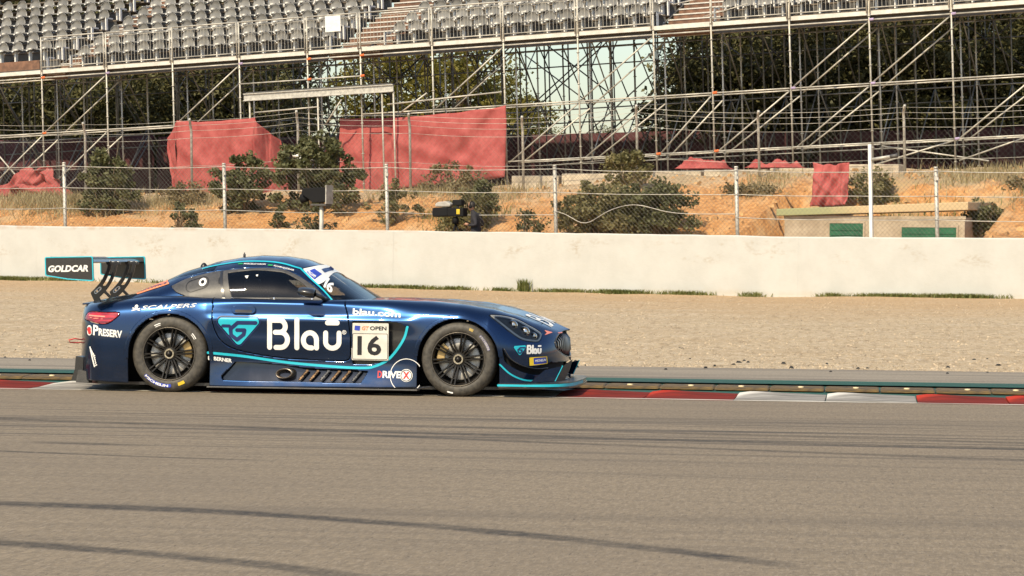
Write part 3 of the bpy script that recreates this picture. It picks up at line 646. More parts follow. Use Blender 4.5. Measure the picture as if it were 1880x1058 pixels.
def skin_body(name, verts, edges, radii, mat, root=0, sub=2, parent=None):
    me = bpy.data.meshes.new(name); me.from_pydata(verts, edges, []); o = link(name, me, None, parent)
    sm = o.modifiers.new('skin', 'SKIN'); o.modifiers.new('sub', 'SUBSURF').levels = sub
    o.modifiers['sub'].render_levels = sub
    for i, r in enumerate(radii): q = me.skin_vertices[0].data[i]; q.radius = (r, r) if not isinstance(r, tuple) else r; q.use_root = (i == root)
    bpy.context.view_layer.update()
    dg = bpy.context.evaluated_depsgraph_get(); nm = bpy.data.meshes.new_from_object(o.evaluated_get(dg)); o.modifiers.clear(); o.data = nm
    nm.materials.clear(); nm.materials.append(MATS[mat]); nm.shade_smooth(); return o
simple('skin', (.45, .24, .16), .5, var=.15); simple('dark_cloth', (.025, .023, .028), .85, var=.3); simple('hair_dark', (.02, .015, .012), .6); simple('camera_grey', (.20, .19, .175), .5); simple('cover_grey', (.42, .40, .36), .6); simple('yellow_plastic', (.7, .5, .03), .5)
simple('lens_glass', (.02, .02, .03), .08, var=.1)
pr = thing('person', 'person in a dark t-shirt bending to the viewfinder behind the wall', 'person', WF(-2.5, .95, .95)); pr.rotation_euler.z = WROT
V = [(0, 0, .92), (-.02, 0, 1.15), (-.06, 0, 1.36), (-.12, 0, 1.47), (-.15, 0, 1.56), (.0, .17, 1.38), (.08, .24, 1.12), (-.20, .16, 1.15), (0, -.17, 1.38), (.10, -.25, 1.12), (-.16, -.18, 1.12), (.02, .10, .50), (.05, .11, .06), (-.06, .12, .03), (.02, -.10, .50), (.05, -.11, .06), (-.06, -.12, .03)]
Eg = [(0, 1), (1, 2), (2, 3), (3, 4), (2, 5), (5, 6), (6, 7), (2, 8), (8, 9), (9, 10), (0, 11), (11, 12), (12, 13), (0, 14), (14, 15), (15, 16)]
skin_body('body', V, Eg, [.15, .14, .15, .07, .06, .075, .05, .035, .075, .05, .035, .09, .05, .045, .09, .05, .045], 'dark_cloth', parent=pr)
b = MB(); b.lathe([(0, -.125), (.045, -.12), (.068, -.08), (.08, -.02), (.085, .04), (.078, .09), (.05, .12), (0, .13)], (-.17, 0, 1.63), n=16); b.lathe([(0, -.025), (.018, -.015), (.012, .03), (0, .035)], (-.258, 0, 1.61), n=8)
hd = b.build('head', 'skin', pr, True)
b = MB(); b.lathe([(.09, -.02), (.094, .04), (.085, .095), (.055, .128), (0, .14)], (-.15, 0, 1.635), n=16); b.build('hair', 'hair_dark', hd, True)
b = MB()
for sgn in (-1, 1): b.lathe([(0, -.03), (.045, -.03), (.05, 0), (.045, .03), (0, .03)], (-.16, .095 * sgn, 1.63), 'y', 12)
b.tube([(-.16, .1 * math.cos(t), 1.66 + .12 * math.sin(t)) for t in np.linspace(0, math.pi, 9)], .014, 6); b.build('headset', 'black_matte', hd, True)
for sgn in (-1, 1):
    hb = MB(); hx, hy, hz = -.20, .16 * sgn, 1.14
    hb.tube([(hx + .02, hy, hz), (hx - .07, hy, hz + .01)], [.032, .038], 8)
    for q in range(4):
        yy = hy + (q - 1.5) * .02; ln = (.062, .075, .07, .055)[q]; hb.tube([(hx - .06, yy, hz + .01), (hx - .06 - ln * .6, yy, hz + .005), (hx - .06 - ln * .75, yy, hz - .02)], [.010, .009, .008], 6)
    hb.tube([(hx - .02, hy - .03 * sgn, hz), (hx - .055, hy - .05 * sgn, hz - .015), (hx - .085, hy - .048 * sgn, hz - .03)], [.012, .010, .008], 6); hb.build('hand', 'skin', pr, True)
tv = thing('television_camera', 'broadcast camera with grey rain cover and viewfinder on a tripod behind the wall', 'camera', WF(-3.2, .8, .95)); tv.rotation_euler.z = WROT
b = MB(); b.box((-.10, -.14, 1.36), (.42, .14, 1.60)); bevel(b.build('body', 'black_matte', tv), .02)
b = MB(); b.prism([(-.52, 1.34), (-.06, 1.36), (-.06, 1.62), (-.52, 1.60)], -.16, .16, lambda a, c, h: (a, h, c)); bevel(b.build('lens_box', 'black_matte', tv), .03)
MB().lathe([(0, 0), (.11, 0), (.11, .012), (0, .03)], (-.55, 0, 1.47), 'x', 16).build('front_glass', 'lens_glass', tv, True)
b = MB(); b.prism([(-.46, 1.625), (.0, 1.625), (.02, 1.70), (-.12, 1.78), (-.38, 1.76), (-.46, 1.70)], -.13, .13, lambda a, c, h: (a, h, c)); bevel(b.build('rain_cover', 'cover_grey', tv), .03)
b = MB(); b.box((.06, -.10, 1.66), (.34, .10, 1.82)); bevel(b.build('viewfinder', 'black_matte', tv), .02); MB().box((.16, -.03, 1.60), (.22, .03, 1.66)).build('viewfinder_post', 'dark_steel', tv)
MB().box((.22, -.155, 1.42), (.32, -.142, 1.56)).build('yellow_badge', 'yellow_plastic', tv)
b = MB(); b.lathe([(0, 0), (.09, 0), (.09, .14), (.06, .2), (0, .2)], (.12, 0, 1.15), n=14); b.build('pan_head', 'black_matte', tv, True)
for k in range(3):
    a = k * 2.094 + .5; MB().tube([(.12, 0, 1.16), (.12 + .5 * math.cos(a), .5 * math.sin(a), .02)], .028, 8).build('leg', 'black_matte', tv, True)
MB().tube([(.2, .1, 1.3), (.62, .16, 1.12)], .014, 6).build('pan_handle', 'black_matte', tv, True)
# ---------------------------------------------------------------- plants
def leafmat(name, a, b, c3=None, trans=.3):
    m = M(name); n1_ = m.noise(1.7, 3, .6); n2_ = m.noise(9, 2)
    c = m.mix(n1_.ss(.3, .7), a, b)
    if c3: c = m.mix(n2_.ss(.55, .75) * .7, c, c3)
    m.col(c).set(rough=.55, spec=.3)
    tr = m.nt.nodes.new('ShaderNodeBsdfTranslucent'); m.nt.links.new(c, tr.inputs[0]); mx = m.nt.nodes.new('ShaderNodeMixShader'); mx.inputs[0].default_value = trans
    m.nt.links.new(m.b.outputs[0], mx.inputs[1]); m.nt.links.new(tr.outputs[0], mx.inputs[2]); m.nt.links.new(mx.outputs[0], m.nt.nodes['Material Output'].inputs[0])
leafmat('leaf_dark', (.065, .072, .028), (.17, .17, .075), (.34, .31, .16)); leafmat('leaf_olive', (.12, .115, .045), (.27, .235, .105), (.40, .34, .18)); leafmat('leaf_yellow', (.13, .125, .025), (.28, .23, .045), (.07, .075, .022), .45)
leafmat('leaf_pine', (.07, .075, .03), (.18, .165, .065), (.27, .21, .09)); leafmat('straw', (.30, .24, .12), (.46, .38, .21), (.20, .19, .07)); leafmat('grass_green', (.11, .14, .035), (.24, .24, .08), (.36, .31, .15)); leafmat('scrub_dry', (.17, .14, .065), (.30, .24, .13), (.11, .105, .04))
simple('bark', (.16, .11, .07), .9, 0, .4, 8, .02); simple('stem', (.24, .18, .11), .9)

def leafmesh(name, pts, size, mat, asp=.6, rng=RNG, upb=.3, droop=0):
    n = len(pts); pts = np.asarray(pts, float)
    d = rng.normal(size=(n, 3)); d[:, 2] = d[:, 2] * .7 - droop; d /= np.linalg.norm(d, axis=1)[:, None]
    r = rng.normal(size=(n, 3)); r[:, 2] += upb; w = np.cross(d, r); w /= np.linalg.norm(w, axis=1)[:, None] + 1e-9
    nn = np.cross(d, w)
    L = size * rng.uniform(.4, 1.5, n)[:, None]; Wd = L * asp * .5
    v = np.stack([pts - d * L * .5, pts + w * Wd + nn * L * .08, pts + d * L * .5, pts - w * Wd + nn * L * .08], 1).reshape(-1, 3)
    me = bpy.data.meshes.new(name); me.vertices.add(4 * n); me.vertices.foreach_set('co', v.ravel())
    me.loops.add(4 * n); me.loops.foreach_set('vertex_index', np.arange(4 * n, dtype=np.int32)); me.polygons.add(n)
    me.polygons.foreach_set('loop_start', np.arange(0, 4 * n, 4, dtype=np.int32)); me.update(calc_edges=True); me.validate()
    me.materials.append(MATS[mat]); return me

def clumps(rx, rz, z0, nc, nl, rng, cr=.35, hollow=.3):
    """leaf points gathered in clumps spread through an uneven crown"""
    out = []; cs = []
    for _ in range(nc):
        while True:
            p = rng.uniform(-1, 1, 3)
            if hollow < np.linalg.norm(p) < 1: break
        if rng.random() < .22: p = p / np.linalg.norm(p) * rng.uniform(.95, 1.25); p[2] = abs(p[2]) * (1 if rng.random() < .7 else -1)
        k = 1 - .25 * p[2]
        c = np.array([p[0] * rx * k, p[1] * rx * k, z0 + rz + p[2] * rz]); cs.append(c)
        r = cr * rng.uniform(.6, 1.3)
        q = rng.normal(size=(nl, 3)); q *= (rng.uniform(.25, 1, nl) ** .6 / np.linalg.norm(q, axis=1))[:, None]
        out.append(c + q * r * np.array([1, 1, .75]))
    return np.vstack(out), cs

def shrub(s, o, zt, w, label, mat='leaf_dark', nc=26, nl=80, size=.10, cr=.24, z0=None, cat='shrub', group='shrubs on the earth bank', depth=None, stems=5):
    zb = bank_z(s, o) if z0 is None else z0
    r = thing('shrub', label, cat, WF(s, o, zb), group); r.rotation_euler.z = WROT
    h = max(.3, zt - zb); rng = np.random.default_rng(int(abs(s * 100 + o * 7)) + 3)
    nc = int(nc * 1.9); nl = int(nl * .95); size *= .92; p, cs = clumps(w / 2, h / 2, 0, nc, nl, rng, cr, .05); p[:, 1] *= (depth or w * .6) / w; p[:, 2] = np.maximum(p[:, 2], .02)
    link('foliage', leafmesh('foliage', p, size, mat, .75, rng), None, r)
    b = MB()
    for k in range(stems * 4):
        c = cs[k % len(cs)]; e = rng.uniform(.95, 1.3); b.tube([(c[0] * .15, c[1] * .1, -.1), (c[0] * .5 + rng.normal() * .05, c[1] * .4, c[2] * .5), (c[0] * e, c[1] * .6 * e, c[2] * e + rng.normal() * .05)], [.022, .012, .004], 4)
    b.build('stem', 'stem', r, True); return r
shrub(-18.2, 6.5, 4.25, 2.1, 'leafy dark shrub left of the boxy red tarpaulin', nc=30, nl=90, size=.12)
shrub(-12.9, 6, 4.2, 2.0, 'leafy dark shrub overlapping the right edge of the boxy red tarpaulin', nc=30, nl=90, size=.12)
shrub(-10.4, 6, 4.75, 2.9, 'largest dark leafy shrub, between the two groups of red sheets', nc=52, nl=95, size=.125)
shrub(-6.9, 4.5, 3.3, 1.4, 'thin scrubby shrub under the widest red sheet', 'leaf_olive', 14, 60, .10)
shrub(-3.75, 4, 3.55, .75, 'narrow upright dark shrub right of the television camera', 'leaf_dark', 16, 80, .09, .2)
shrub(-4.2, 3.5, 3.0, 1.7, 'low rounded green shrub behind the television camera', 'leaf_olive', 22, 80, .09)
shrub(.55, 2.4, 3.15, 2.6, 'wide olive green bush spreading behind the wall, left half', 'leaf_olive', 60, 90, .095, .26, depth=1.6)
shrub(2.3, 2.4, 3.35, 1.8, 'darker end of the wide bush, with a spike of leaves on top', 'leaf_dark', 40, 90, .095, .25, depth=1.4)
shrub(1.2, 2.5, 3.1, 2.4, 'middle of the wide olive bush behind the wall', 'leaf_olive', 50, 90, .095, .26, depth=1.6)
shrub(-1.0, 8, 4.35, 1.4, 'grey green bush on top of the bank before the scaffold', 'leaf_olive', 24, 80, .09)
shrub(6.9, 7, 3.65, 1.3, 'round green bush right of the red curtain', 'leaf_olive', 22, 80, .085)
shrub(10.9, 4.6, 2.75, 1.2, 'dark bush hugging the right end of the concrete hut', 'leaf_dark', 20, 80, .09)
shrub(3.5, 6.5, 3.3, 1.5, 'dry brown scrub between the wide bush and the red curtain', 'scrub_dry', 18, 60, .08)
shrub(-8.0, 1.7, 2.65, 1.0, 'sprig of dark leaves around the signal light post', 'leaf_dark', 10, 60, .09)
shrub(-1.4, 2, 2.5, .9, 'low weeds left of the wide bush at the wall', 'leaf_dark', 9, 60, .085)
shrub(-16, 7.5, 3.4, 1.6, 'dry low scrub before the boxy red tarpaulin', 'scrub_dry', 16, 70, .08)
shrub(-7.3, 9, 4.0, 2.2, 'dry twiggy scrub below the widest red sheet', 'scrub_dry', 26, 60, .08)
shrub(12.2, 6.5, 3.7, 2.4, 'dry grassy scrub above the right end of the hut', 'scrub_dry', 26, 70, .085)
for (s, o, zt, lab) in ((-14.0, 4, 2.75, 'leftmost trailing dark vine on the orange earth, right of a fence post'), (-13.2, 3.6, 2.6, 'trailing dark vine on the orange earth below the boxy red tarpaulin'), (-10.5, 4, 2.6, 'trailing dark vine on the orange earth below the largest shrub')): shrub(s, o, zt, .5, lab, 'leaf_dark', 6, 60, .09, .16, group='trailing vines on the earth')

def blades(name, pts, h, mat, label, lean=.35, w=.012, cat='grass'):
    v = []; f = []
    for (p, zz) in pts:
        a = random.uniform(0, 6.28); hh = h * random.uniform(.5, 1.25); l = hh * lean * random.uniform(.3, 1.4); dx, dy = math.cos(a), math.sin(a); n = len(v)
        q = Vector((p.x, p.y, zz))
        v += [q + Vector((-dy * w, dx * w, 0)), q + Vector((dy * w, -dx * w, 0)), q + Vector((dx * l * .4 + dy * w * .7, dy * l * .4 - dx * w * .7, hh * .6)), q + Vector((dx * l * .4 - dy * w * .7, dy * l * .4 + dx * w * .7, hh * .6)), q + Vector((dx * l, dy * l, hh))]
        f += [(n, n + 1, n + 2, n + 3), (n + 3, n + 2, n + 4)]
    return tag(mesh_obj(name, v, f, mat), label, cat, kind='stuff')
pts = []
for c_, w_, n in [(-17.3, 1.3, 420), (-15.6, .7, 120), (-5.5, .6, 60), (-4.2, 1.1, 260), (-2.6, .5, 90), (-1.2, .35, 60), (.6, .9, 170), (2.3, .8, 260), (4.2, .6, 110), (6.0, .3, 40), (8.2, .35, 60), (9.7, .9, 260), (11.4, 1.1, 330), (-10, 4, 160)]:
    for _ in range(n * 4):
        s = random.gauss(c_, w_ * .5) + .12 * math.sin(random.random() * 40); p = WF(s, -.06 - abs(random.gauss(0, .16)), 0); pts.append((p, wall_z(s) - .03))
blades('wall_foot_grass', pts, .13, 'grass_green', 'short green grass tufts along the foot of the white wall', 1.1, .014)
pts = []
for _ in range(260): s = random.gauss(-.55, .07); pts.append((WF(s, -.12 + random.gauss(0, .05), 0), wall_z(s)))
blades('weed', pts, .30, 'grass_green', 'single taller weed standing at the foot of the wall', .4, .016, 'weed')
pts = []
for c_, o_, w_, n in [(-20.5, 7.5, 2.2, 2200), (-16.5, 8, 2.5, 1200), (-22, 9, 3, 1500), (-7.5, 8.5, 2.0, 900), (-5, 8, 1.4, 400), (3.6, 7.5, .8, 300), (9.8, 9, 1.8, 1000), (12.5, 6.5, 1.5, 1500)]:
    for _ in range(n):
        s = random.gauss(c_, w_ * .55); o = min(11, max(2.5, random.gauss(o_, .8))); pts.append((WF(s, o, 0), bank_z(s, o) - .03))
blades('dry_grass', pts, .34, 'straw', 'dry straw coloured grass on the upper bank', .55, .011)
pts = []
for c_, o_, w_, n in [(8.6, 6.0, 2.4, 2600), (-4.8, 5, 1.0, 1200), (7.4, 5.6, 1.6, 800)]:
    for _ in range(n): s = random.gauss(c_, w_ * .5); o = random.gauss(o_, .45); pts.append((WF(s, o, 0), bank_z(s, o) - .03))
blades('green_grass', pts, .26, 'grass_green', 'green grass patches behind the hut roof and the television camera', .6, .013)

# trees behind the stand
def tree_mesh(seed, h, rx, mat, size, nc, nl, cr=1.1, base=.3):
    rng = np.random.default_rng(seed); rnd = random.Random(seed)
    p, cs = clumps(rx, h * (1 - base) / 2, h * base, nc, nl, rng, cr, .35)
    lm = leafmesh('crown', p, size, mat, .55, rng, droop=.2)
    b = MB(); b.tube([(0, 0, -.4), (.1, .05, h * .3), (-.1, .1, h * .6), (.05, 0, h * .88)], [.22, .17, .11, .03], 8)
    for k in range(16):
        c = cs[rnd.randrange(len(cs))]; z0 = h * rnd.uniform(.2, .7); z0 = min(z0, c[2] * .9)
        b.tube([(0, 0, z0), (c[0] * .5, c[1] * .5, (z0 + c[2]) / 2 + .2), tuple(c)], [.08, .05, .015], 5)
    tm = b.me('trunk', True); tm.materials.append(MATS['bark']); return lm, tm
leafmat('leaf_shade', (.06, .066, .026), (.16, .15, .06), (.27, .21, .09))
TM = [tree_mesh(1, 11, 3.3, 'leaf_pine', .24, 110, 170, base=.12), tree_mesh(2, 10, 3.0, 'leaf_pine', .24, 100, 170, base=.10), tree_mesh(3, 8, 2.6, 'leaf_yellow', .20, 80, 170, base=.2), tree_mesh(4, 12, 3.6, 'leaf_shade', .18, 130, 300, base=.02), tree_mesh(5, 5.5, 2.4, 'leaf_shade', .16, 90, 280, .9, base=.0)]
def tree(s, o, k, sc_, label, rz, group='trees behind the stand'):
    zb = bank_z(s, o) - .1; r = thing('tree', label, 'tree', WF(s, o, zb), group); r.rotation_euler.z = rz; r.scale = (sc_,) * 3
    link('crown', TM[k][0], None, r); link('trunk', TM[k][1], None, r); return r
TR = [(-40, 30, 0, 1.0, 'dark tree at the far left behind the stand'), (-36, 33, 3, 1.0, 'dense dark tree behind the first scaffold bay'), (-33, 31, 1, 1.0, 'dark tree behind the left aisle'), (-30.5, 35, 0, 1.1, 'tall dark tree behind the boxy red tarpaulin'),
      (-28.6, 31, 3, .8, 'shorter dense tree behind the portal beam'), (-24.9, 46, 2, 1.0, 'sunlit yellow green tree left of the sky gap, behind the widest red sheet'), (-29.0, 47, 2, 1.05, 'sunlit yellow green tree above the portal beam'), (-26.2, 53, 2, .8, 'small sunlit tree at the left edge of the sky gap'),
      (-6.4, 33, 1, .95, 'dark tree at the right edge of the sky gap'), (-4.6, 30, 3, 1.0, 'dense dark tree behind the right aisle'), (-3, 32, 0, 1.1, 'dark tree right of the right aisle'), (-.4, 29.6, 3, 1.0, 'dense dark tree behind the red curtain bay'), (2.2, 33, 1, 1.2, 'tall dark tree second from the right end'), (4.8, 30, 3, 1.05, 'dark tree at the right end behind the stand'), (8, 32, 0, 1.1, 'dark tree beyond the right end of the stand'), (-24.6, 62, 1, .42, 'small distant tree low in the sky gap'), (-27.5, 62, 2, .5, 'small distant yellowish tree low in the sky gap'), (-45, 34, 3, 1.1, 'dark tree beyond the left end of the stand'), (-50.5, 33, 0, 1., 'dark tree farther left, outside the stand'), (-56, 36, 3, 1., 'broad dark tree farthest left outside the stand'), (13, 31, 3, 1., 'dark tree farthest right outside the stand')]
for j, s in enumerate([-5.0, -3.2, -1.6, .8, 3.8, 6.8]): TR.append((s, 27.2 + (j % 2) * .6, 4, 1.05, ['low bushy dark tree at the right edge of the sky gap', 'low bushy dark tree under the right aisle, behind the netting', 'low bushy dark tree behind the netting, right of the right aisle', 'low bushy dark tree behind the netting above the red curtain', 'low bushy dark tree behind the netting above the hut', 'low bushy dark tree behind the netting at the right picture edge'][j]))
for j, s in enumerate([-36.5, -33.3, -30, -27]): TR.append((s, 28.5 + (j % 2) * .6, 4, 1.1, ['low bushy dark tree behind the netting at the left picture edge', 'low bushy dark tree behind the netting, second from the left', 'low bushy dark tree behind the left tarpaulin box', 'low bushy dark tree behind the portal beam'][j]))
for i, (s, o, k, q, lab) in enumerate(TR): tree(s, o, k, q, lab, i * 2.1)
# ---------------------------------------------------------------- race car: paint and materials
m = M('navy_paint'); n1_ = m.noise(900, 1, .5); n2_ = m.noise(1.5, 3)
X, Y, Z = m.xyz(); n3_ = m.noise(5, 5, .7, st=(.5, 1, 1)); dust = n3_.ss(.38, .72) * Z.ss(.45, .06) * .22
c = m.mix(n2_.ss(.3, .7), (.0035, .025, .082), (.0042, .030, .098)); m.col(m.mix(dust, c, (.13, .105, .08))).set(metal=dust.ss(0., .4, .92, .5), rough=n1_.ss(.3, .7, .24, .34), coat=1., coatr=.075)
simple('navy_shaded', (.006, .010, .022), .15, .3, coat=.6); simple('teal_vinyl', (.02, .48, .60), .35, var=.06); simple('white_vinyl', (.84, .82, .77), .4, var=.05); simple('red_vinyl', (.62, .03, .03), .4, var=.08); simple('orange_vinyl', (.85, .28, .12), .4, var=.08)
simple('navy_vinyl', (.012, .025, .11), .35, var=.1); simple('black_vinyl', (.012, .012, .014), .4, var=.1); simple('green_vinyl', (.03, .35, .10), .4); simple('yellow_vinyl', (.8, .55, .03), .4); simple('salmon_vinyl', (.82, .27, .2), .4, var=.05); simple('blue_vinyl', (.03, .06, .42), .4)
m = M('carbon'); n1_ = m.noise(7, 3); w_ = m.voro(160); m.col(m.mix(w_.ss(.2, .6), (.010, .010, .011), (.028, .027, .027))).set(rough=.34, coat=.6, coatr=.12)
m = M('grey_panel'); n1_ = m.noise(9, 4, .7); w_ = m.voro(130); c = m.mix(n1_.ss(.3, .7), (.040, .038, .036), (.085, .08, .074)); m.col(m.mix(w_.ss(.3, .6) * .3, c, (.12, .115, .11))).set(rough=.45)
m = M('tyre'); n1_ = m.noise(30, 3); X, Y, Z = m.xyz(); m.col(m.mix(n1_.ss(.3, .7), (.045, .040, .033), (.085, .075, .06))).set(rough=.62).bump(n1_, .002, .4)
simple('rim_black', (.026, .023, .02), .34, .5, .2, 12); simple('silver_trim', (.62, .62, .6), .3, .3); simple('disc_grey', (.60, .58, .54), .45, .3, .3, 20); simple('rim_lip', (.16, .14, .115), .35, .6); simple('caliper', (.55, .38, .16), .4, .5); simple('hub_gold', (.62, .55, .42), .3, .9); simple('chrome', (.75, .75, .74), .12, 1., .08); simple('dark_inner', (.006, .006, .007), .9); simple('exhaust_steel', (.32, .27, .22), .35, .9, .3, 12); simple('copper_foil', (.12, .072, .036), .4, .7, .6, 22); simple('grille_silver', (.30, .30, .29), .3, .8)
def glass(name, tint, rough=.02, alpha=1.):
    m = M(name); m.col(tint).set(rough=rough, spec=.6, coat=.4)
    t = m.nt.nodes.new('ShaderNodeBsdfTransparent'); t.inputs[0].default_value = (*[min(1, q * 1.0 + .0) for q in tint], 1)
    g = m.nt.nodes.new('ShaderNodeBsdfGlossy'); g.inputs['Roughness'].default_value = rough; fr = m.nt.nodes.new('ShaderNodeFresnel'); fr.inputs[0].default_value = 1.5
    mx = m.nt.nodes.new('ShaderNodeMixShader'); m.nt.links.new(fr.outputs[0], mx.inputs[0]); m.nt.links.new(t.outputs[0], mx.inputs[1]); m.nt.links.new(g.outputs[0], mx.inputs[2])
    m.nt.links.new(mx.outputs[0], m.nt.nodes['Material Output'].inputs[0])
glass('window_glass', (.45, .44, .42)); glass('screen_glass', (.70, .70, .66)); glass('lamp_glass', (.88, .88, .86))
m = M('tail_red'); n1_ = m.noise(14, 2, st=(.3, 1, 3)); m.col(m.mix(n1_.ss(.35, .65), (.16, .004, .008), (.50, .02, .03))).set(rough=.12, coat=.8)

# ---------------------------------------------------------------- body surfaces
def pch(xs, ys):
    xs = np.array(xs, float); ys = np.array(ys, float)
    h = np.diff(xs); d = np.diff(ys) / h
    m = np.zeros_like(ys)
    m[0] = d[0]; m[-1] = d[-1]
    for i in range(1, len(xs) - 1):
        if d[i - 1] * d[i] > 0:
            w1 = 2 * h[i] + h[i - 1]; w2 = h[i] + 2 * h[i - 1]
            m[i] = (w1 + w2) / (w1 / d[i - 1] + w2 / d[i])
    def f(x):
        x = np.clip(np.asarray(x, float), xs[0], xs[-1])
        i = np.clip(np.searchsorted(xs, x) - 1, 0, len(xs) - 2)
        t = (x - xs[i]) / h[i]
        return ((1 + 2 * t) * (1 - t) ** 2 * ys[i] + t * (1 - t) ** 2 * h[i] * m[i]
                + t * t * (3 - 2 * t) * ys[i + 1] + t * t * (t - 1) * h[i] * m[i])
    return f

XR, XF = -2.32, 2.24
BT = dict(  # half section control points along the car, (y, z) of six points + centre height
    x=[-2.32, -2.15, -1.9, -1.6, -1.33, -1.0, -.6, 0., .6, 1.0, 1.33, 1.6, 1.8, 2.0, 2.24],
    y0=[.96, .97, .985, .99, .99, .985, .985, .985, .985, .99, .99, .99, .99, .98, .97],
    z0=[.12, .10, .085, .075, .065, .06, .06, .065, .07, .075, .08, .09, .10, .12, .14],
    y1=[.97, .99, 1.0, 1.015, 1.015, .975, .935, .93, .94, .985, 1.01, 1.01, 1.0, .98, .96],
    z1=[.30, .30, .30, .30, .30, .29, .27, .27, .27, .30, .30, .30, .28, .27, .26],
    y2=[.96, .985, 1.0, 1.02, 1.022, .99, .95, .945, .955, .995, 1.015, 1.01, .995, .97, .95],
    z2=[.55, .56, .56, .56, .56, .54, .50, .49, .50, .53, .56, .53, .49, .44, .40],
    y3=[.90, .93, .955, .972, .975, .955, .93, .925, .930, .957, .965, .945, .90, .87, .85],
    z3=[.70, .715, .745, .77, .785, .765, .74, .73, .73, .745, .75, .70, .63, .55, .48],
    y4=[.70, .76, .80, .825, .84, .855, .87, .865, .835, .80, .79, .77, .74, .70, .66],
    z4=[.775, .795, .825, .86, .875, .865, .855, .85, .852, .848, .828, .785, .725, .64, .535],
    y5=[.40, .42, .45, .48, .50, .52, .52, .52, .52, .50, .48, .46, .43, .40, .36],
    z5=[.79, .81, .84, .86, .865, .86, .85, .85, .858, .845, .82, .785, .74, .67, .57],
    zc=[.795, .815, .845, .86, .865, .86, .855, .86, .868, .858, .838, .808, .765, .70, .595])
_bt = {k: pch(BT['x'], v) for k, v in BT.items() if k != 'x'}

def plan(x):
    x = np.asarray(x, float)
    r = np.clip((-1.86 - x) / (-1.86 - XR), 0, 1); f = np.clip((x - 1.5) / (XF - 1.5), 0, 1)
    return (1 - r ** 2.6) ** (1 / 2.6) * (1 - f ** 2.2) ** (1 / 2.2)

def catmull(P, n):
    P = np.asarray(P, float)
    P = np.vstack([2 * P[0] - P[1], P, 2 * P[-1] - P[-2]])
    out = []
    for i in range(1, len(P) - 2):
        p0, p1, p2, p3 = P[i - 1:i + 3]
        t = np.linspace(0, 1, n, endpoint=False)[:, None]
        out.append(.5 * (2 * p1 + (p2 - p0) * t + (2 * p0 - 5 * p1 + 4 * p2 - p3) * t ** 2 + (3 * p1 - p0 - 3 * p2 + p3) * t ** 3))
    out.append(P[-2][None])
    return np.vstack(out)

def bsec(x, n=9):
    """half section (y>=0) of the body at x, from sill to centre line"""
    g = lambda k: float(_bt[k](x))
    p = float(plan(x))
    pts = [(g('y%d' % k) * p, g('z%d' % k)) for k in range(6)] + [(0, g('zc'))]
    c = catmull(pts, n); w = 1 / (1 + math.exp(-(x + .98) * 40)) / (1 + math.exp((x - .92) * 22))
    m_ = c[:, 0] > .8
    zz = c[:, 1]; up_ = np.clip((zz - .52) / .155, 0, 1); dn = np.clip((.722 - zz) / .052, 0, 1)
    c[:, 0] += m_ * w * .0175 * np.minimum(up_ * up_ * (1.6 - .6 * up_), dn)   # shoulder crease along the door
    return c

_SX = np.linspace(XR + .004, XF - .004, 700)
_SY = None
def _table():
    global _SY, _SZ
    _SZ = np.linspace(.05, .88, 240)
    T = np.zeros((len(_SX), len(_SZ)))
    for i, x in enumerate(_SX):
        s = bsec(x, 18)
        k = np.argmax(s[:, 1])
        T[i] = np.interp(_SZ, s[:k + 1, 1], s[:k + 1, 0])
    _SY = T
def yside(x, z):
    """half width of the body at (x, z)"""
    if _SY is None: _table()
    x = np.asarray(x, float); z = np.asarray(z, float)
    fx = np.clip((x - _SX[0]) / (_SX[1] - _SX[0]), 0, len(_SX) - 1.001); fz = np.clip((z - _SZ[0]) / (_SZ[1] - _SZ[0]), 0, len(_SZ) - 1.001)
    i = fx.astype(int); j = fz.astype(int); a = fx - i; b = fz - j
    return _SY[i, j] * (1 - a) * (1 - b) + _SY[i + 1, j] * a * (1 - b) + _SY[i, j + 1] * (1 - a) * b + _SY[i + 1, j + 1] * a * b

GX0, GX1, GZ = -2.27, .51, .79
g_zc = pch([-2.28, -2.1, -1.83, -1.55, -1.38, -1.09, -.86, -.67, -.45, -.28, -.115, .13, .41, .5],
           [.80, .845, .895, 1.016, 1.099, 1.192, 1.236, 1.255, 1.249, 1.227, 1.176, 1.04, .86, .80])
g_w = pch([-2.28, -2.0, -1.75, -1.5, -1.2, -.9, -.4, -.1, .1, .3, .52], [.56, .64, .72, .77, .80, .81, .81, .80, .79, .765, .70])
GN = 2.25
def gsec(x, n=48):
    t = np.linspace(0, math.pi / 2, n + 1)
    w = float(g_w(x)); h = float(g_zc(x)) - GZ
    return np.stack([w * np.abs(np.cos(t)) ** (2 / GN), GZ + h * np.sin(t) ** (2 / GN)], 1)
def gyside(x, z):
    x = np.asarray(x, float)
    h = np.maximum(g_zc(x) - GZ, 1e-4); r = np.clip((np.asarray(z, float) - GZ) / h, 0, 1)
    return g_w(x) * (1 - r ** GN) ** (1 / GN)

def normals_side(x, z, fn=None):
    fn = fn or yside; e = .006
    dx = (fn(x + e, z) - fn(x - e, z)) / (2 * e); dz = (fn(x, z + e) - fn(x, z - e)) / (2 * e)
    l = np.sqrt(1 + dx * dx + dz * dz); return -dx / l, 1 / l, -dz / l
def on_side(fn, off):
    """map (x, z) on the near side of the car to 3D, off above the skin"""
    def f(a, b):
        a = np.asarray(a, float); b = np.asarray(b, float); nx, ny, nz = normals_side(a, b, fn)
        return np.stack([a + nx * off, -(fn(a, b) + ny * off), b + nz * off], -1)
    return f
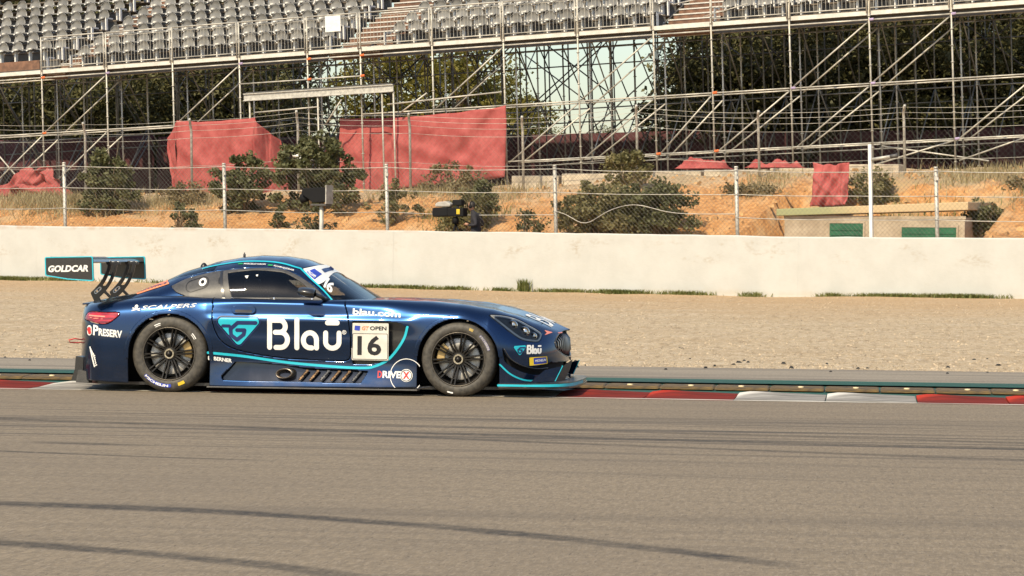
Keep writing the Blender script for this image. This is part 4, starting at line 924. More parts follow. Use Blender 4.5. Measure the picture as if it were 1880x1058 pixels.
# signed distances in the plane
def sd_poly(P_):
    P_ = np.asarray(P_, float)
    def f(X, Z):
        d = np.full(np.shape(X), 1e9); s = np.zeros(np.shape(X), bool); n = len(P_)
        for i in range(n):
            a, b = P_[i], P_[(i + 1) % n]; e = b - a; wx, wz = X - a[0], Z - a[1]
            t = np.clip((wx * e[0] + wz * e[1]) / (e @ e + 1e-12), 0, 1); d = np.minimum(d, (wx - e[0] * t) ** 2 + (wz - e[1] * t) ** 2)
            c = (a[1] > Z) != (b[1] > Z)
            with np.errstate(divide='ignore', invalid='ignore'): xi = a[0] + (Z - a[1]) * e[0] / (e[1] if abs(e[1]) > 1e-12 else 1e-12)
            s ^= c & (X < xi)
        d = np.sqrt(d); return np.where(s, -d, d)
    return f
def sd_line(P_, r):
    P_ = np.asarray(P_, float)
    def f(X, Z):
        d = np.full(np.shape(X), 1e9)
        for a, b in zip(P_[:-1], P_[1:]):
            e = b - a; wx, wz = X - a[0], Z - a[1]; t = np.clip((wx * e[0] + wz * e[1]) / (e @ e + 1e-12), 0, 1)
            d = np.minimum(d, (wx - e[0] * t) ** 2 + (wz - e[1] * t) ** 2)
        return np.sqrt(d) - r
    return f
def smooth(P_, n=8, closed=False):
    P_ = list(P_)
    if closed: Q = catmull(P_[-2:] + P_ + P_[:3], n); return Q[2 * n:-3 * n]
    return catmull(P_, n)
def sd_circ(cx, cz, r): return lambda X, Z: np.hypot(X - cx, Z - cz) - r
def U(*fs): return lambda X, Z: np.minimum.reduce([f(X, Z) for f in fs])
def I(*fs): return lambda X, Z: np.maximum.reduce([f(X, Z) for f in fs])
def neg(f): return lambda X, Z: -f(X, Z)
def grow(f, r): return lambda X, Z: f(X, Z) - r
def shell(f, r): return lambda X, Z: np.abs(f(X, Z)) - r

def clip_grid(Pg, val):
    """keep the part of a quad grid where val < 0; cut cells follow the contour"""
    ni, nj = val.shape; vid = {}; V = []; Fc = []
    def vert(i, j):
        k = (i, j)
        if k not in vid: vid[k] = len(V); V.append(tuple(Pg[i, j]))
        return vid[k]
    def cut(a, b):
        k = (a, b) if a < b else (b, a)
        if k not in vid:
            va, vb = val[k[0]], val[k[1]]; t = min(.999, max(.001, va / (va - vb))); vid[k] = len(V); V.append(tuple(Pg[k[0]] * (1 - t) + Pg[k[1]] * t))
        return vid[k]
    ins = val < 0
    cnt = ins[:-1, :-1].astype(int) + ins[1:, :-1] + ins[1:, 1:] + ins[:-1, 1:]
    for i, j in zip(*np.nonzero(cnt)):
        q = [(i, j), (i + 1, j), (i + 1, j + 1), (i, j + 1)]
        if cnt[i, j] == 4: Fc.append([vert(*k) for k in q]); continue
        out = []
        for a, b in zip(q, q[1:] + q[:1]):
            if ins[a]: out.append(vert(*a))
            if ins[a] != ins[b]: out.append(cut(a, b))
        if len(out) > 2: Fc.append(out)
    return V, Fc
def solid(o, t, off=-1, crease=None):
    m_ = o.modifiers.new('thick', 'SOLIDIFY'); m_.thickness = t; m_.offset = off; m_.use_even_offset = False; return o
def surf(name, Pg, val, mat, parent, thick=0., off=-1, smoothed=True):
    V, Fc = clip_grid(Pg, val); o = mesh_obj(name, V, Fc, mat, parent, smoothed)
    if thick: solid(o, thick, off)
    return o
def flat_decal(name, sdf, x0, x1, z0, z1, h, fmap, mat, parent, thick=0.):
    nx, nz = max(2, int((x1 - x0) / h)), max(2, int((z1 - z0) / h))
    X, Z = np.meshgrid(np.linspace(x0, x1, nx + 1), np.linspace(z0, z1, nz + 1), indexing='ij')
    V, Fc = clip_grid(fmap(X, Z), sdf(X, Z))
    o = mesh_obj(name, V, Fc, mat, parent, True)
    if thick: solid(o, thick, 0)
    return o
def text_decal(name, txt, p0, p1, h, fmap, mat, parent, bold=.0, shear=0., step=.03, font_w=None):
    """lettering whose box runs from p0 (lower left) to p1 (lower right), h tall"""
    cu = bpy.data.curves.new(name, 'FONT'); cu.body = txt; cu.offset = bold; cu.shear = shear; cu.resolution_u = 3; cu.fill_mode = 'FRONT'
    to = bpy.data.objects.new(name, cu); COL.objects.link(to); bpy.context.view_layer.update()
    me = bpy.data.meshes.new_from_object(to.evaluated_get(bpy.context.evaluated_depsgraph_get())); bpy.data.objects.remove(to); bpy.data.curves.remove(cu)
    co = np.empty(len(me.vertices) * 3); me.vertices.foreach_get('co', co); co = co.reshape(-1, 3); lo, hi = co.min(0), co.max(0)
    a = (co[:, 0] - lo[0]) / (hi[0] - lo[0]); b = (co[:, 1] - lo[1]) / (hi[1] - lo[1])
    x = p0[0] + (p1[0] - p0[0]) * a; z = p0[1] + (p1[1] - p0[1]) * a + h * b
    me.vertices.foreach_set('co', np.stack([x, z, np.zeros_like(x)], 1).ravel()); me.update()
    bm = bmesh.new(); bm.from_mesh(me)
    if step:
        for ax in (0, 1):
            lo_, hi_ = min(v.co[ax] for v in bm.verts), max(v.co[ax] for v in bm.verts); q = lo_ + step
            while q < hi_:
                c_ = [0, 0, 0]; c_[ax] = q; n_ = [0, 0, 0]; n_[ax] = 1
                bmesh.ops.bisect_plane(bm, geom=bm.verts[:] + bm.edges[:] + bm.faces[:], plane_co=c_, plane_no=n_); q += step
    c2 = np.array([v.co[:2] for v in bm.verts]); W3 = fmap(c2[:, 0], c2[:, 1])
    for v, p in zip(bm.verts, W3): v.co = p
    bmesh.ops.recalc_face_normals(bm, faces=bm.faces); bm.to_mesh(me); bm.free(); me.materials.clear(); me.shade_smooth()
    return link(name, me, mat, parent)

car = thing('race_car', 'dark blue racing coupe with teal stripes and number 16 on the track', 'car', (0, 0, 0))
RRR, RF = .3525, .34; XWR, XWF = -1.3325, 1.3325
DOOR = smooth([(-.937, .79), (-.94, .735), (-.926, .623), (-.867, .497), (-.756, .414), (-.545, .36), (-.231, .322), (.197, .307)], 6).tolist() + [(.29, .308), (.325, .32), (.34, .35), (.341, .513), (.314, .708), (.285, .80), (.26, .90), (-.95, .90), (-.945, .84)]
VENT = smooth([(.36, .665), (.593, .668), (.765, .656), (.83, .634), (.85, .597), (.815, .506), (.75, .407), (.665, .325), (.554, .288), (.36, .284)], 6).tolist()
HEAD = smooth([(1.60, .735), (1.70, .735), (1.82, .705), (1.925, .65), (2.015, .594), (2.045, .556), (2.03, .505), (1.99, .497), (1.889, .519), (1.788, .588), (1.69, .665)], 5, True)
TAIL = smooth([(-2.17, .65), (-2.12, .722), (-1.95, .722), (-1.80, .717), (-1.85, .655), (-1.93, .614), (-2.05, .624)], 5, True)
INTAKE = smooth([(1.735, .43), (1.781, .351), (1.883, .29), (1.988, .269), (2.108, .294), (2.13, .31), (2.10, .239), (2.02, .202), (1.884, .24), (1.753, .328)], 4, True)
SCOOP = [(-.72, .282), (-.845, .15), (-.83, .122), (.44, .112), (.50, .214), (.30, .226), (-.044, .232), (-.30, .262)]
def arch(xc, zc_, r):
    def f(X, Z):
        c = np.hypot(X - xc, Z - zc_) - r; b = np.maximum(np.abs(X - xc) - r, Z - zc_); return np.minimum(c, b)
    return f
AR = arch(XWR, .345, .375); AF = arch(XWF, .335, .372)
s_door, s_vent, s_head, s_tail, s_int, s_scoop = map(sd_poly, (DOOR, VENT, HEAD, TAIL, INTAKE, SCOOP))
xs_ = np.unique(np.concatenate([np.linspace(-1.95, 1.6, 340), XR + .006 + (1.95 + XR) * -1 * (1 - np.cos(np.linspace(0, math.pi / 2, 44))) * 1.0 if False else np.linspace(XR + .002, -1.95, 60), np.linspace(1.6, XF - .002, 110)]))
xs_ = np.unique(np.concatenate([xs_, XR + .002 + .02 * np.linspace(0, 1, 12) ** 2, XF - .002 - .03 * np.linspace(0, 1, 14) ** 2]))
half = [bsec(x, 18) for x in xs_]; nh = len(half[0])
PG = np.zeros((len(xs_), 2 * nh - 1, 3))
for i, (x, h_) in enumerate(zip(xs_, half)):
    PG[i, :nh, 0] = x; PG[i, :nh, 1] = -h_[:, 0]; PG[i, :nh, 2] = h_[:, 1]
    PG[i, nh:, 0] = x; PG[i, nh:, 1] = h_[-2::-1, 0]; PG[i, nh:, 2] = h_[-2::-1, 1]
# relief in the skin: flare swell over the wheels and a feature line along the door
GX, GY, GZ_ = PG[..., 0], PG[..., 1], PG[..., 2]
J = np.arange(2 * nh - 1); side = np.minimum(J, 2 * nh - 2 - J) < int((nh - 1) * 4.2 / 6)
on = np.broadcast_to(side, GX.shape); BIG = 1e3
def only(mask, val): return np.where(mask, val, BIG)
grille = np.maximum(np.hypot(GY / .47, (GZ_ - .465) / .125) * .125 - .125, 1.95 - GX)
mouth = np.maximum(np.maximum(np.abs(GY) - .66, np.abs(GZ_ - .235) - .065), 2.0 - GX)
hood_sd = np.where(~on, np.maximum(np.maximum(np.abs(GY) - (.66 - np.clip(GX - 1.2, 0, 2) * .28), .47 - GX), GX - 2.02), BIG)
cuts = [only(on, f(GX, GZ_)) for f in (AR, AF, s_door, s_vent, s_int, s_scoop)] + [only(np.abs(GY) > .3, f(GX, GZ_)) for f in (s_head, s_tail)] + [grille, hood_sd, mouth]
g_ = .004
body_val = np.maximum.reduce([-(c - g_) for c in cuts])
body = surf('body_shell', PG, body_val, 'navy_paint', car, .012)
for sg, nm in ((-1, 'door'), (1, 'door')):
    surf(nm, PG, np.maximum(only(on & (GY * sg > 0), s_door(GX, GZ_)) + g_, np.where(on, only(on, -s_vent(GX, GZ_)), BIG) ), 'navy_paint', car, .012)
surf('lower_intake', PG - np.array([.05, 0, 0]), mouth - .01, 'dark_inner', car)
surf('hood', PG, hood_sd + g_, 'navy_paint', car, .012)
def inset(Pg, d, dx=0): Q = Pg.copy(); Q[..., 1] -= np.sign(Q[..., 1]) * d; Q[..., 0] -= dx; return Q
for sg in (-1, 1):
    sm_ = on & (GY * sg > 0); hm_ = (np.abs(GY) > .25) & (GY * sg > 0)
    surf('vent_recess', inset(PG, .07), only(sm_, s_vent(GX, GZ_)) - .03, 'carbon', car)
    surf('intake_recess', inset(PG, .06), only(sm_, s_int(GX, GZ_)) - .04, 'dark_inner', car)
    surf('sill_recess', inset(PG, .055), only(sm_, s_scoop(GX, GZ_)) - .03, 'navy_shaded', car)  # scoop interior is navy, darkened in the colour for the shade inside
    hl = surf('headlight', inset(PG, .05), only(hm_, s_head(GX, GZ_)) - .03, 'grey_panel', car)
    surf('lamp_cover', PG, only(hm_, s_head(GX, GZ_)) + .002, 'lamp_glass', hl)
    surf('chrome_strip', inset(PG, .012), np.maximum(only(hm_, s_head(GX, GZ_)) + .003, np.where(hm_, -s_head(GX, GZ_) - .017, BIG)), 'silver_trim', hl)
    for cx, cz, r in ((1.80, .645, .045), (1.90, .585, .05), (1.975, .545, .035)):
        y = sg * (float(yside(cx, cz)) - .035); bl = MB(); bl.lathe([(0, .02), (r * .5, .014), (r * .8, 0), (r, -.02), (r * 1.05, .012), (r * .95, .022)], (cx, 0, cz), 'y', 18)
        for k in range(len(bl.v)): a_ = bl.v[k]; bl.v[k] = (a_[0], y + sg * a_[1], a_[2])
        bl.build('projector', 'chrome', hl, True)
    tl = surf('tail_light', PG, only(hm_, s_tail(GX, GZ_)) + .003, 'tail_red', car, .02)
    surf('light_bar', inset(PG, -.003), only(hm_, U(sd_line([(-2.115, .690), (-1.94, .683)], .006), sd_line([(-2.10, .668), (-1.96, .662)], .004))(GX, GZ_)), 'salmon_vinyl', tl)
    for xc, zc_, r in ((XWR, .345, .375), (XWF, .335, .372)):   # raised wheel arch lips
        fl = np.maximum(arch(xc, zc_, r + .034)(GX, GZ_), -arch(xc, zc_, r - .002)(GX, GZ_)); fl = np.maximum(fl, .30 - GZ_ if xc < 0 else .36 - GZ_)
        surf('arch_flare', inset(PG, -.010), only(sm_, fl), 'navy_paint', car, .02)
# greenhouse
gx_ = np.linspace(GX0, GX1, 300); gn = 54
GG = np.zeros((len(gx_), 2 * gn + 1, 3))
for i, x in enumerate(gx_):
    h_ = gsec(x, gn); GG[i, :gn + 1, 0] = x; GG[i, :gn + 1, 1] = -h_[:, 0]; GG[i, :gn + 1, 2] = h_[:, 1]; GG[i, gn + 1:, 0] = x; GG[i, gn + 1:, 1] = h_[-2::-1, 0]; GG[i, gn + 1:, 2] = h_[-2::-1, 1]
AX, AY, AZ = GG[..., 0], GG[..., 1], GG[..., 2]
DLO = smooth([(-1.40, .965), (-1.265, 1.038), (-1.10, 1.083), (-.936, 1.113), (-.604, 1.142), (-.387, 1.134), (-.277, 1.103), (-.144, 1.039), (-.015, .954), (.085, .85)], 6).tolist() + [(.09, .80), (-.9, .80), (-1.2, .862), (-1.33, .91)]
WIN = smooth([(-.873, 1.093), (-.73, 1.112), (-.596, 1.121), (-.391, 1.108), (-.299, 1.083), (-.172, 1.018), (-.073, .937), (-.03, .875)], 6).tolist() + [(-.793, .870)]
APIL = smooth([(-.212, 1.135), (-.066, 1.023), (.049, .933), (.17, .82)], 6).tolist()
SCREEN = APIL + [(.17, .70), (.7, .70), (.7, 1.3), (-.02, 1.3), (-.075, 1.185), (-.136, 1.16)]
s_dlo, s_win, s_scr = map(sd_poly, (DLO, WIN, SCREEN))
rearw = np.maximum(np.maximum(np.abs(AY) - (.50 + (AX + 1.5) * .12), AX + 1.02), -2.0 - AX)
near_ = AZ > 0
side_g = np.abs(AY) > .30
V_d = only(side_g, s_dlo(AX, AZ)); V_s = s_scr(AX, AZ)
roofv = np.maximum.reduce([-(V_d - .002), -(V_s - .003), -(rearw - .003)])
surf('roof_shell', GG, roofv, 'navy_paint', car, .012)
for sg in (-1, 1):
    mk = side_g & (AY * sg > 0)
    pn = surf('window_frame', GG, np.maximum(only(mk, s_dlo(AX, AZ)) + .002, np.where(mk, -s_win(AX, AZ), BIG)), 'grey_panel', car, .010)
    surf('side_window', inset(GG, .006), only(mk, s_win(AX, AZ)) - .006, 'window_glass', car)
surf('windscreen', GG, V_s + .002, 'screen_glass', car)
surf('rear_window', GG, rearw + .003, 'window_glass', car)
SB = on_side(yside, .004); SB2 = on_side(yside, .0065); SG = on_side(gyside, .004); SG2 = on_side(gyside, .0065); SG0 = on_side(gyside, .003)
def dec(name, sdf, box, mat, fm=SB, h=.006): return flat_decal(name, sdf, *box, h, fm, mat, car)
# livery stripes
TEAL = smooth([(.868, .622), (.838, .52), (.765, .407), (.675, .315), (.554, .259), (.455, .246), (.198, .253), (-.231, .284), (-.659, .338), (-.97, .366)], 8)
dec('teal_stripe', sd_line(TEAL, .0115), (-1.0, .9, .2, .66), 'teal_vinyl')
TF = smooth([(1.71, .296), (1.798, .212), (1.905, .158), (2.01, .146), (2.14, .15)], 6)
dec('front_teal_stripe', sd_line(TF, .007), (1.7, 2.17, .12, .32), 'teal_vinyl')
dec('roof_teal_stripe', sd_line(smooth([(-1.16, 1.125), (-1.003, 1.162), (-.785, 1.194), (-.562, 1.197), (-.396, 1.181), (-.217, 1.136)], 6).tolist() + APIL[3:], .0055), (-1.2, .2, .82, 1.22), 'teal_vinyl', SG)
# big emblem: rounded teal triangle with a navy six-sided scroll
tri = grow(sd_poly([(-.845, .652), (-.537, .652), (-.69, .475)]), .032)
dec('emblem_plate', tri, (-.9, -.48, .42, .70), 'teal_vinyl')
dec('emblem_line', I(shell(grow(tri, .013), .0035), lambda X, Z: X * 0 - 1), (-.9, -.48, .43, .70), 'navy_vinyl', SB2, .004)
dec('emblem_scroll', U(sd_line([(-.535, .642), (-.70, .642), (-.765, .585), (-.76, .53), (-.705, .487), (-.645, .535), (-.638, .575), (-.705, .575)], .017), sd_line([(-.835, .612), (-.775, .612)], .014)), (-.87, -.5, .46, .67), 'navy_vinyl', SB2, .005)
# word mark drawn with round strokes
def wordmark(x0, z0, w, h, r):
    k = lambda a, b: (x0 + a * w, z0 + b * h); q = r
    arc = lambda cx, cy, rx, ry, a0, a1, n=18: [k(cx + rx * math.cos(math.radians(a)), cy + ry * math.sin(math.radians(a))) for a in np.linspace(a0, a1, n)]
    B = U(sd_line([k(.035, .06), k(.035, .94)], q), sd_line([k(.035, .94), k(.17, .94)] + arc(.17, .745, .075, .195, 90, -90) + [k(.11, .55)], q), sd_line([k(.16, .55)] + arc(.18, .305, .095, .245, 90, -90) + [k(.12, .06)], q))
    l = sd_line([k(.40, .06), k(.40, .94)], q)
    a = U(sd_line(arc(.575, .305, .088, .245, 0, 270), q), sd_line([k(.663, .305), k(.663, .06)], q), sd_line([k(.575, .06), k(.60, .06)], q))
    u = sd_line([k(.785, .55), k(.785, .26)] + arc(.875, .26, .09, .20, 180, 360) + [k(.965, .26), k(.965, .55)], q)
    mac = sd_line([k(.81, .88), k(.94, .88)], q)
    return U(B, l, a, u, mac)
dec('word_mark', wordmark(-.430, .405, .69, .280, .0225), (-.46, .29, .37, .72), 'white_vinyl', SB, .0055)
dec('registered_mark', U(shell(sd_circ(.283, .567, .017), .0025), sd_line([(.278, .558), (.278, .576), (.288, .572), (.278, .567), (.289, .558)], .002)), (.26, .31, .54, .59), 'white_vinyl', SB, .0025)
# start number board
BP = [(.352, .316), (.692, .316), (.692, .652), (.352, .652)]
def onboard(off):
    yb_ = max(float(yside(.36, .5)), float(yside(.69, .5))) + .004
    def f(a, b):
        a = np.asarray(a, float); b = np.asarray(b, float)
        y = float(yside(.35, .49)) * (1 - (a - .35) / .34) + float(yside(.72, .49)) * ((a - .35) / .34) - .006; return np.stack([a, -(y + off), b], -1)
    return f
nb = flat_decal('number_board', grow(sd_poly([(.36, .324), (.684, .324), (.684, .644), (.36, .644)]), .008), .34, .70, .30, .66, .01, onboard(0), simple('board_white', (.70, .665, .58), .5, var=.12, scale=9), car, .004)
def bd(name, sdf, box, mat, off=.004, h=.006): return flat_decal(name, sdf, *box, h, onboard(off), mat, nb)
bd('board_line', shell(grow(sd_poly([(.372, .338), (.672, .338), (.672, .545), (.372, .545)]), .012), .0022), (.35, .69, .32, .57), 'black_vinyl', h=.004)
text_decal('number', '16', (.405, .362), (.625, .362), .178, onboard(.005), 'black_vinyl', nb, .025)
text_decal('series_name', 'GT', (.445, .589), (.512, .589), .036, onboard(.005), 'orange_vinyl', nb, .03, .2)
text_decal('series_name', 'OPEN', (.520, .589), (.672, .589), .036, onboard(.005), 'black_vinyl', nb, .025)
bd('series_badge', sd_poly([(.375, .588), (.425, .583), (.43, .626), (.38, .63)]), (.36, .44, .57, .64), 'blue_vinyl', h=.005)
text_decal('web_address', 'blau.com', (.355, .728), (.800, .705), .056, SB, 'white_vinyl', car, .025)
text_decal('lettering', 'BERNER', (-.918, .297), (-.754, .277), .034, SB, 'white_vinyl', car, .03)
dec('square_mark', I(shell(grow(sd_poly([(-.962, .308), (-.94, .306), (-.94, .326), (-.962, .328)]), .004), .0045), neg(sd_circ(-.951, .332, .005))), (-.98, -.925, .29, .345), 'white_vinyl', SB, .003)
text_decal('team_name', 'D', (.594, .158), (.634, .158), .064, SB, 'red_vinyl', car, .035)
text_decal('team_name', 'RIVE', (.640, .158), (.812, .158), .064, SB, 'white_vinyl', car, .035)
dec('team_ring', shell(sd_circ(.862, .185, .150), .0035), (.70, .985, .075, .35), 'white_vinyl', SB, .006)
dec('team_disc', sd_circ(.862, .185, .058), (.79, .93, .12, .25), 'white_vinyl', SB2, .006)
dec('team_disc_ring', shell(sd_circ(.862, .185, .049), .003), (.79, .93, .12, .25), 'black_vinyl', on_side(yside, .009), .004)
text_decal('team_letter', 'X', (.832, .155), (.892, .155), .064, on_side(yside, .010), 'red_vinyl', car, .04)
text_decal('sponsor_name', 'SCALPERS', (-1.595, .748), (-1.088, .778), .034, SB, 'white_vinyl', car, .006, .25)
sk_ = U(sd_circ(-1.645, .776, .016), sd_poly([(-1.656, .755), (-1.634, .756), (-1.634, .768), (-1.656, .768)]), sd_line([(-1.682, .740), (-1.61, .758)], .0045), sd_line([(-1.678, .762), (-1.612, .742)], .0045))
dec('skull_mark', I(sk_, neg(sd_circ(-1.651, .775, .0045)), neg(sd_circ(-1.639, .776, .0045))), (-1.70, -1.59, .725, .80), 'white_vinyl', SB, .003)
text_decal('sponsor_name', 'P', (-2.052, .512), (-1.995, .505), .094, SB, 'white_vinyl', car, .03)
text_decal('sponsor_name', 'RESERV', (-1.992, .508), (-1.765, .488), .068, SB, 'white_vinyl', car, .035)
dec('apple_mark', U(grow(sd_line([(-2.098, .572), (-2.095, .535)], .028), 0)), (-2.16, -2.04, .48, .63), 'white_vinyl', SB, .005)
dec('apple_fill', U(sd_circ(-2.099, .562, .023), sd_circ(-2.091, .536, .019)), (-2.16, -2.04, .48, .63), 'red_vinyl', SB2, .004)
feather = [sd_line([(-2.075 + .008 * k, .385 - .018 * k), (-2.055 + .008 * k - .03 * abs(k - 3) / 5, .378 - .018 * k)], .0055) for k in range(9)]
dec('feather_mark', U(sd_line(smooth([(-2.085, .40), (-2.06, .31), (-2.035, .225)], 5), .007), *feather), (-2.11, -1.99, .2, .42), 'white_vinyl', SB, .004)
dec('flag_mark', sd_poly([(-.81, 1.168), (-.765, 1.170), (-.765, 1.180), (-.81, 1.178)]), (-.83, -.75, 1.15, 1.19), 'green_vinyl', SG, .004)
dec('flag_mark', sd_poly([(-.52, 1.160), (-.475, 1.157), (-.475, 1.168), (-.52, 1.171)]), (-.54, -.46, 1.14, 1.18), 'green_vinyl', SG, .004)
text_decal('name_lettering', 'MARCELO HAHN', (-.755, 1.168), (-.545, 1.164), .014, SG, 'white_vinyl', car, .02)
text_decal('name_lettering', 'ALLAM KHODAIR', (-.465, 1.155), (-.262, 1.112), .014, SG, 'white_vinyl', car, .02)
dec('orange_sticker', grow(sd_poly([(-1.845, .903), (-1.50, 1.014), (-1.435, .984), (-1.735, .886)]), .004), (-1.88, -1.42, .85, 1.03), 'orange_vinyl', SG, .006)
text_decal('sticker_lettering', 'NIKOFFICE', (-1.765, .893), (-1.465, .981), .020, SG2, 'navy_vinyl', car, .02)
# screen banner, windscreen number
BAN = I(sd_poly([(-.20, 1.118), (-.005, .972), (.045, 1.085), (-.03, 1.24), (-.075, 1.175), (-.14, 1.152)]), grow(s_scr, -.004))
def banner(nm, sdf, mat, off, lo=-.3, hi=.1):
    """laid on the screen over both halves"""
    V, Fc = clip_grid(GG + np.array([0, 0, off]), np.maximum(sdf(AX, AZ) if callable(sdf) else sdf, V_s + .006)); return mesh_obj(nm, V, Fc, mat, car, True)
nrm = np.array([.55, 0, .83])
V, Fc = clip_grid(GG + nrm * .0035, np.maximum(V_s + .006, 1.10 - .125 * (np.abs(AY) / .72) ** 2 - AZ)); mesh_obj('sun_strip', V, Fc, 'white_vinyl', car, True)
def on_screen(off):
    def f(a, b): return on_side(gyside, off)(a, b)
    return f
flat_decal('banner_box', grow(sd_poly([(-.148, 1.103), (-.062, 1.040), (-.032, 1.083), (-.107, 1.128)]), .004), -.2, .05, 1.0, 1.16, .005, on_screen(.006), 'blue_vinyl', car)
flat_decal('banner_box', grow(sd_poly([(-.055, 1.128), (-.018, 1.10), (-.002, 1.135), (-.032, 1.158)]), .003), -.1, .05, 1.05, 1.2, .005, on_screen(.006), 'navy_vinyl', car)
text_decal('banner_text', 'PROAM', (-.140, 1.092), (-.062, 1.046), .024, on_screen(.008), 'white_vinyl', car, .03, step=.02)
text_decal('screen_number', '6', (.055, .952), (.118, .905), .082, on_screen(.006), 'white_vinyl', car, .03, step=.02)
text_decal('screen_number', '1', (.03, .972), (.05, .957), .082, on_screen(.006), 'white_vinyl', car, .03, step=.02)
# nose decals
dec('small_emblem', grow(sd_poly([(1.838, .452), (1.915, .456), (1.878, .392)]), .011), (1.8, 1.95, .36, .49), 'teal_vinyl')
dec('small_emblem_scroll', sd_line([(1.915, .447), (1.878, .447), (1.860, .428), (1.864, .405), (1.878, .396), (1.893, .412), (1.893, .427), (1.876, .427)], .0055), (1.83, 1.93, .37, .47), 'navy_vinyl', SB2, .003)
dec('small_word_mark', wordmark(1.936, .391, .112, .076, .0072), (1.92, 2.06, .37, .49), 'white_vinyl', SB, .0028)
dec('sticker', sd_poly([(1.960, .286), (2.094, .300), (2.090, .360), (1.957, .354)]), (1.95, 2.1, .28, .37), 'blue_vinyl', SB, .006)
dec('sticker_edge', U(shell(sd_poly([(1.960, .286), (2.094, .300), (2.090, .360), (1.957, .354)]), .0035), sd_poly([(1.960, .286), (1.990, .289), (1.987, .356), (1.957, .354)])), (1.95, 2.11, .27, .37), 'yellow_vinyl', SB2, .004)
text_decal('sticker_text', 'MICHELIN', (2.000, .314), (2.086, .322), .022, SB2, 'white_vinyl', car, .04, .2, .02)
dec('arrow_mark', sd_poly([(2.055, .598), (2.125, .575), (2.062, .552), (2.078, .573)]), (2.04, 2.14, .54, .61), 'salmon_vinyl', SB, .004)
def ztop(x, y):
    x = np.atleast_1d(x); y = np.atleast_1d(y); out = np.zeros_like(x)
    for i in np.ndindex(x.shape):
        s = bsec(float(x[i]), 8); k = np.argmax(s[:, 0]); q = s[k:]; out[i] = np.interp(abs(y[i]), q[::-1, 0], q[::-1, 1])
    return out
def on_hood(off, x0, y0, ang=0):
    """(a, b): a across the car to its left, b back up the bonnet"""
    def f(a, b):
        a = np.asarray(a, float); b = np.asarray(b, float); x = x0 - b; y = y0 + a; return np.stack([x + off * .3, y, ztop(x, y) + off], -1)
    return f
flat_decal('bonnet_word_mark', wordmark(0, 0, .62, .24, .019), -.03, .65, -.03, .27, .012, on_hood(.005, 2.10, -.34), 'white_vinyl', car)
tb = flat_decal('bonnet_stripe', sd_poly([(-.60, 0), (-.50, 0), (-.30, .5), (-.40, .5)]), -.65, -.25, 0, .5, .03, on_hood(.004, 1.35, 0), 'teal_vinyl', car)
flat_decal('bonnet_stripe', sd_poly([(-.45, 0), (-.40, 0), (-.32, .6), (-.40, .6)]), -.55, -.25, 0, .6, .03, on_hood(.0045, 1.25, 0), 'salmon_vinyl', car)
# door handle, mirror, fillers, antenna
hp = grow(sd_line([(-.725, .757), (-.575, .757)], .036), 0)
o = flat_decal('door_handle', hp, -.78, -.52, .70, .81, .006, on_side(yside, .004), 'navy_paint', car); solid(o, .016, 1)
flat_decal('handle_recess', I(sd_line([(-.715, .742), (-.585, .742)], .014)), -.78, -.52, .70, .81, .005, on_side(yside, .0215), 'black_vinyl', o)
for sg in (-1, 1):
    mb = MB(); mb.lathe([(0, -.085), (.045, -.08), (.06, -.04), (.064, .03), (.058, .065), (.05, .07)], n=18, ax='x')
    mo = mb.build('mirror', 'carbon', car, True, (-.045, sg * 1.03, .925)); mo.scale = (1, 1.7, .72); mo.rotation_euler = (0, math.radians(8), -sg * math.radians(6))
    MB().tube([(.02, sg * .97, .905), (.07, sg * .90, .88), (.10, sg * .82, .845)], [.018, .02, .028], 8).build('mirror_arm', 'carbon', car, True)
q = flat_decal('fuel_filler', sd_circ(-1.085, .998, .036), -1.13, -1.04, .95, 1.05, .005, on_side(gyside, .004), 'white_vinyl', car); solid(q, .008, 1)
flat_decal('filler_core', sd_circ(-1.085, .998, .017), -1.12, -1.05, .95, 1.05, .004, on_side(gyside, .014), 'rim_black', q)
flat_decal('filler_surround', shell(sd_line([(-1.19, .965), (-1.085, 1.0)], .052), .003), -1.27, -1.0, .88, 1.08, .005, on_side(gyside, .004), 'black_vinyl', car)
flat_decal('vent_hole', sd_line([(-.925, 1.035), (-.922, 1.005)], .016), -.95, -.88, .95, 1.06, .005, on_side(gyside, .005), 'black_vinyl', car)
flat_decal('window_post', sd_line([(-.935, 1.10), (-.865, .86)], .012), -.97, -.83, .84, 1.11, .006, on_side(gyside, .006), 'carbon', car)
for p in ((-.70, 1.065, .018), (-.60, 1.075, .012)): flat_decal('window_sticker', sd_poly([(p[0], p[1]), (p[0] + p[2] * 2, p[1] + .004), (p[0] + p[2] * 1.6, p[1] - p[2] * 1.3), (p[0] + p[2], p[1] - p[2] * 1.2)]), -.75, -.5, 1.0, 1.1, .004, on_side(gyside, .003), 'white_vinyl', car)
MB().lathe([(.012, 0), (.012, .03), (.006, .035), (.004, .045), (0, .05)], (-.86, 0, 1.234), n=8).build('antenna', 'black_vinyl', car, True)
MB().lathe([(.035, 0), (.03, .02), (.012, .04), (0, .042)], (-1.25, 0, 1.138), n=10).build('roof_stud', 'black_vinyl', car, True)
for x, z in ((-.79, .862), (-.40, .866), (-.05, .862)): flat_decal('quick_fastener', sd_circ(x, z, .006), x - .01, x + .01, z - .01, z + .01, .002, on_side(gyside, .005), 'chrome', car)
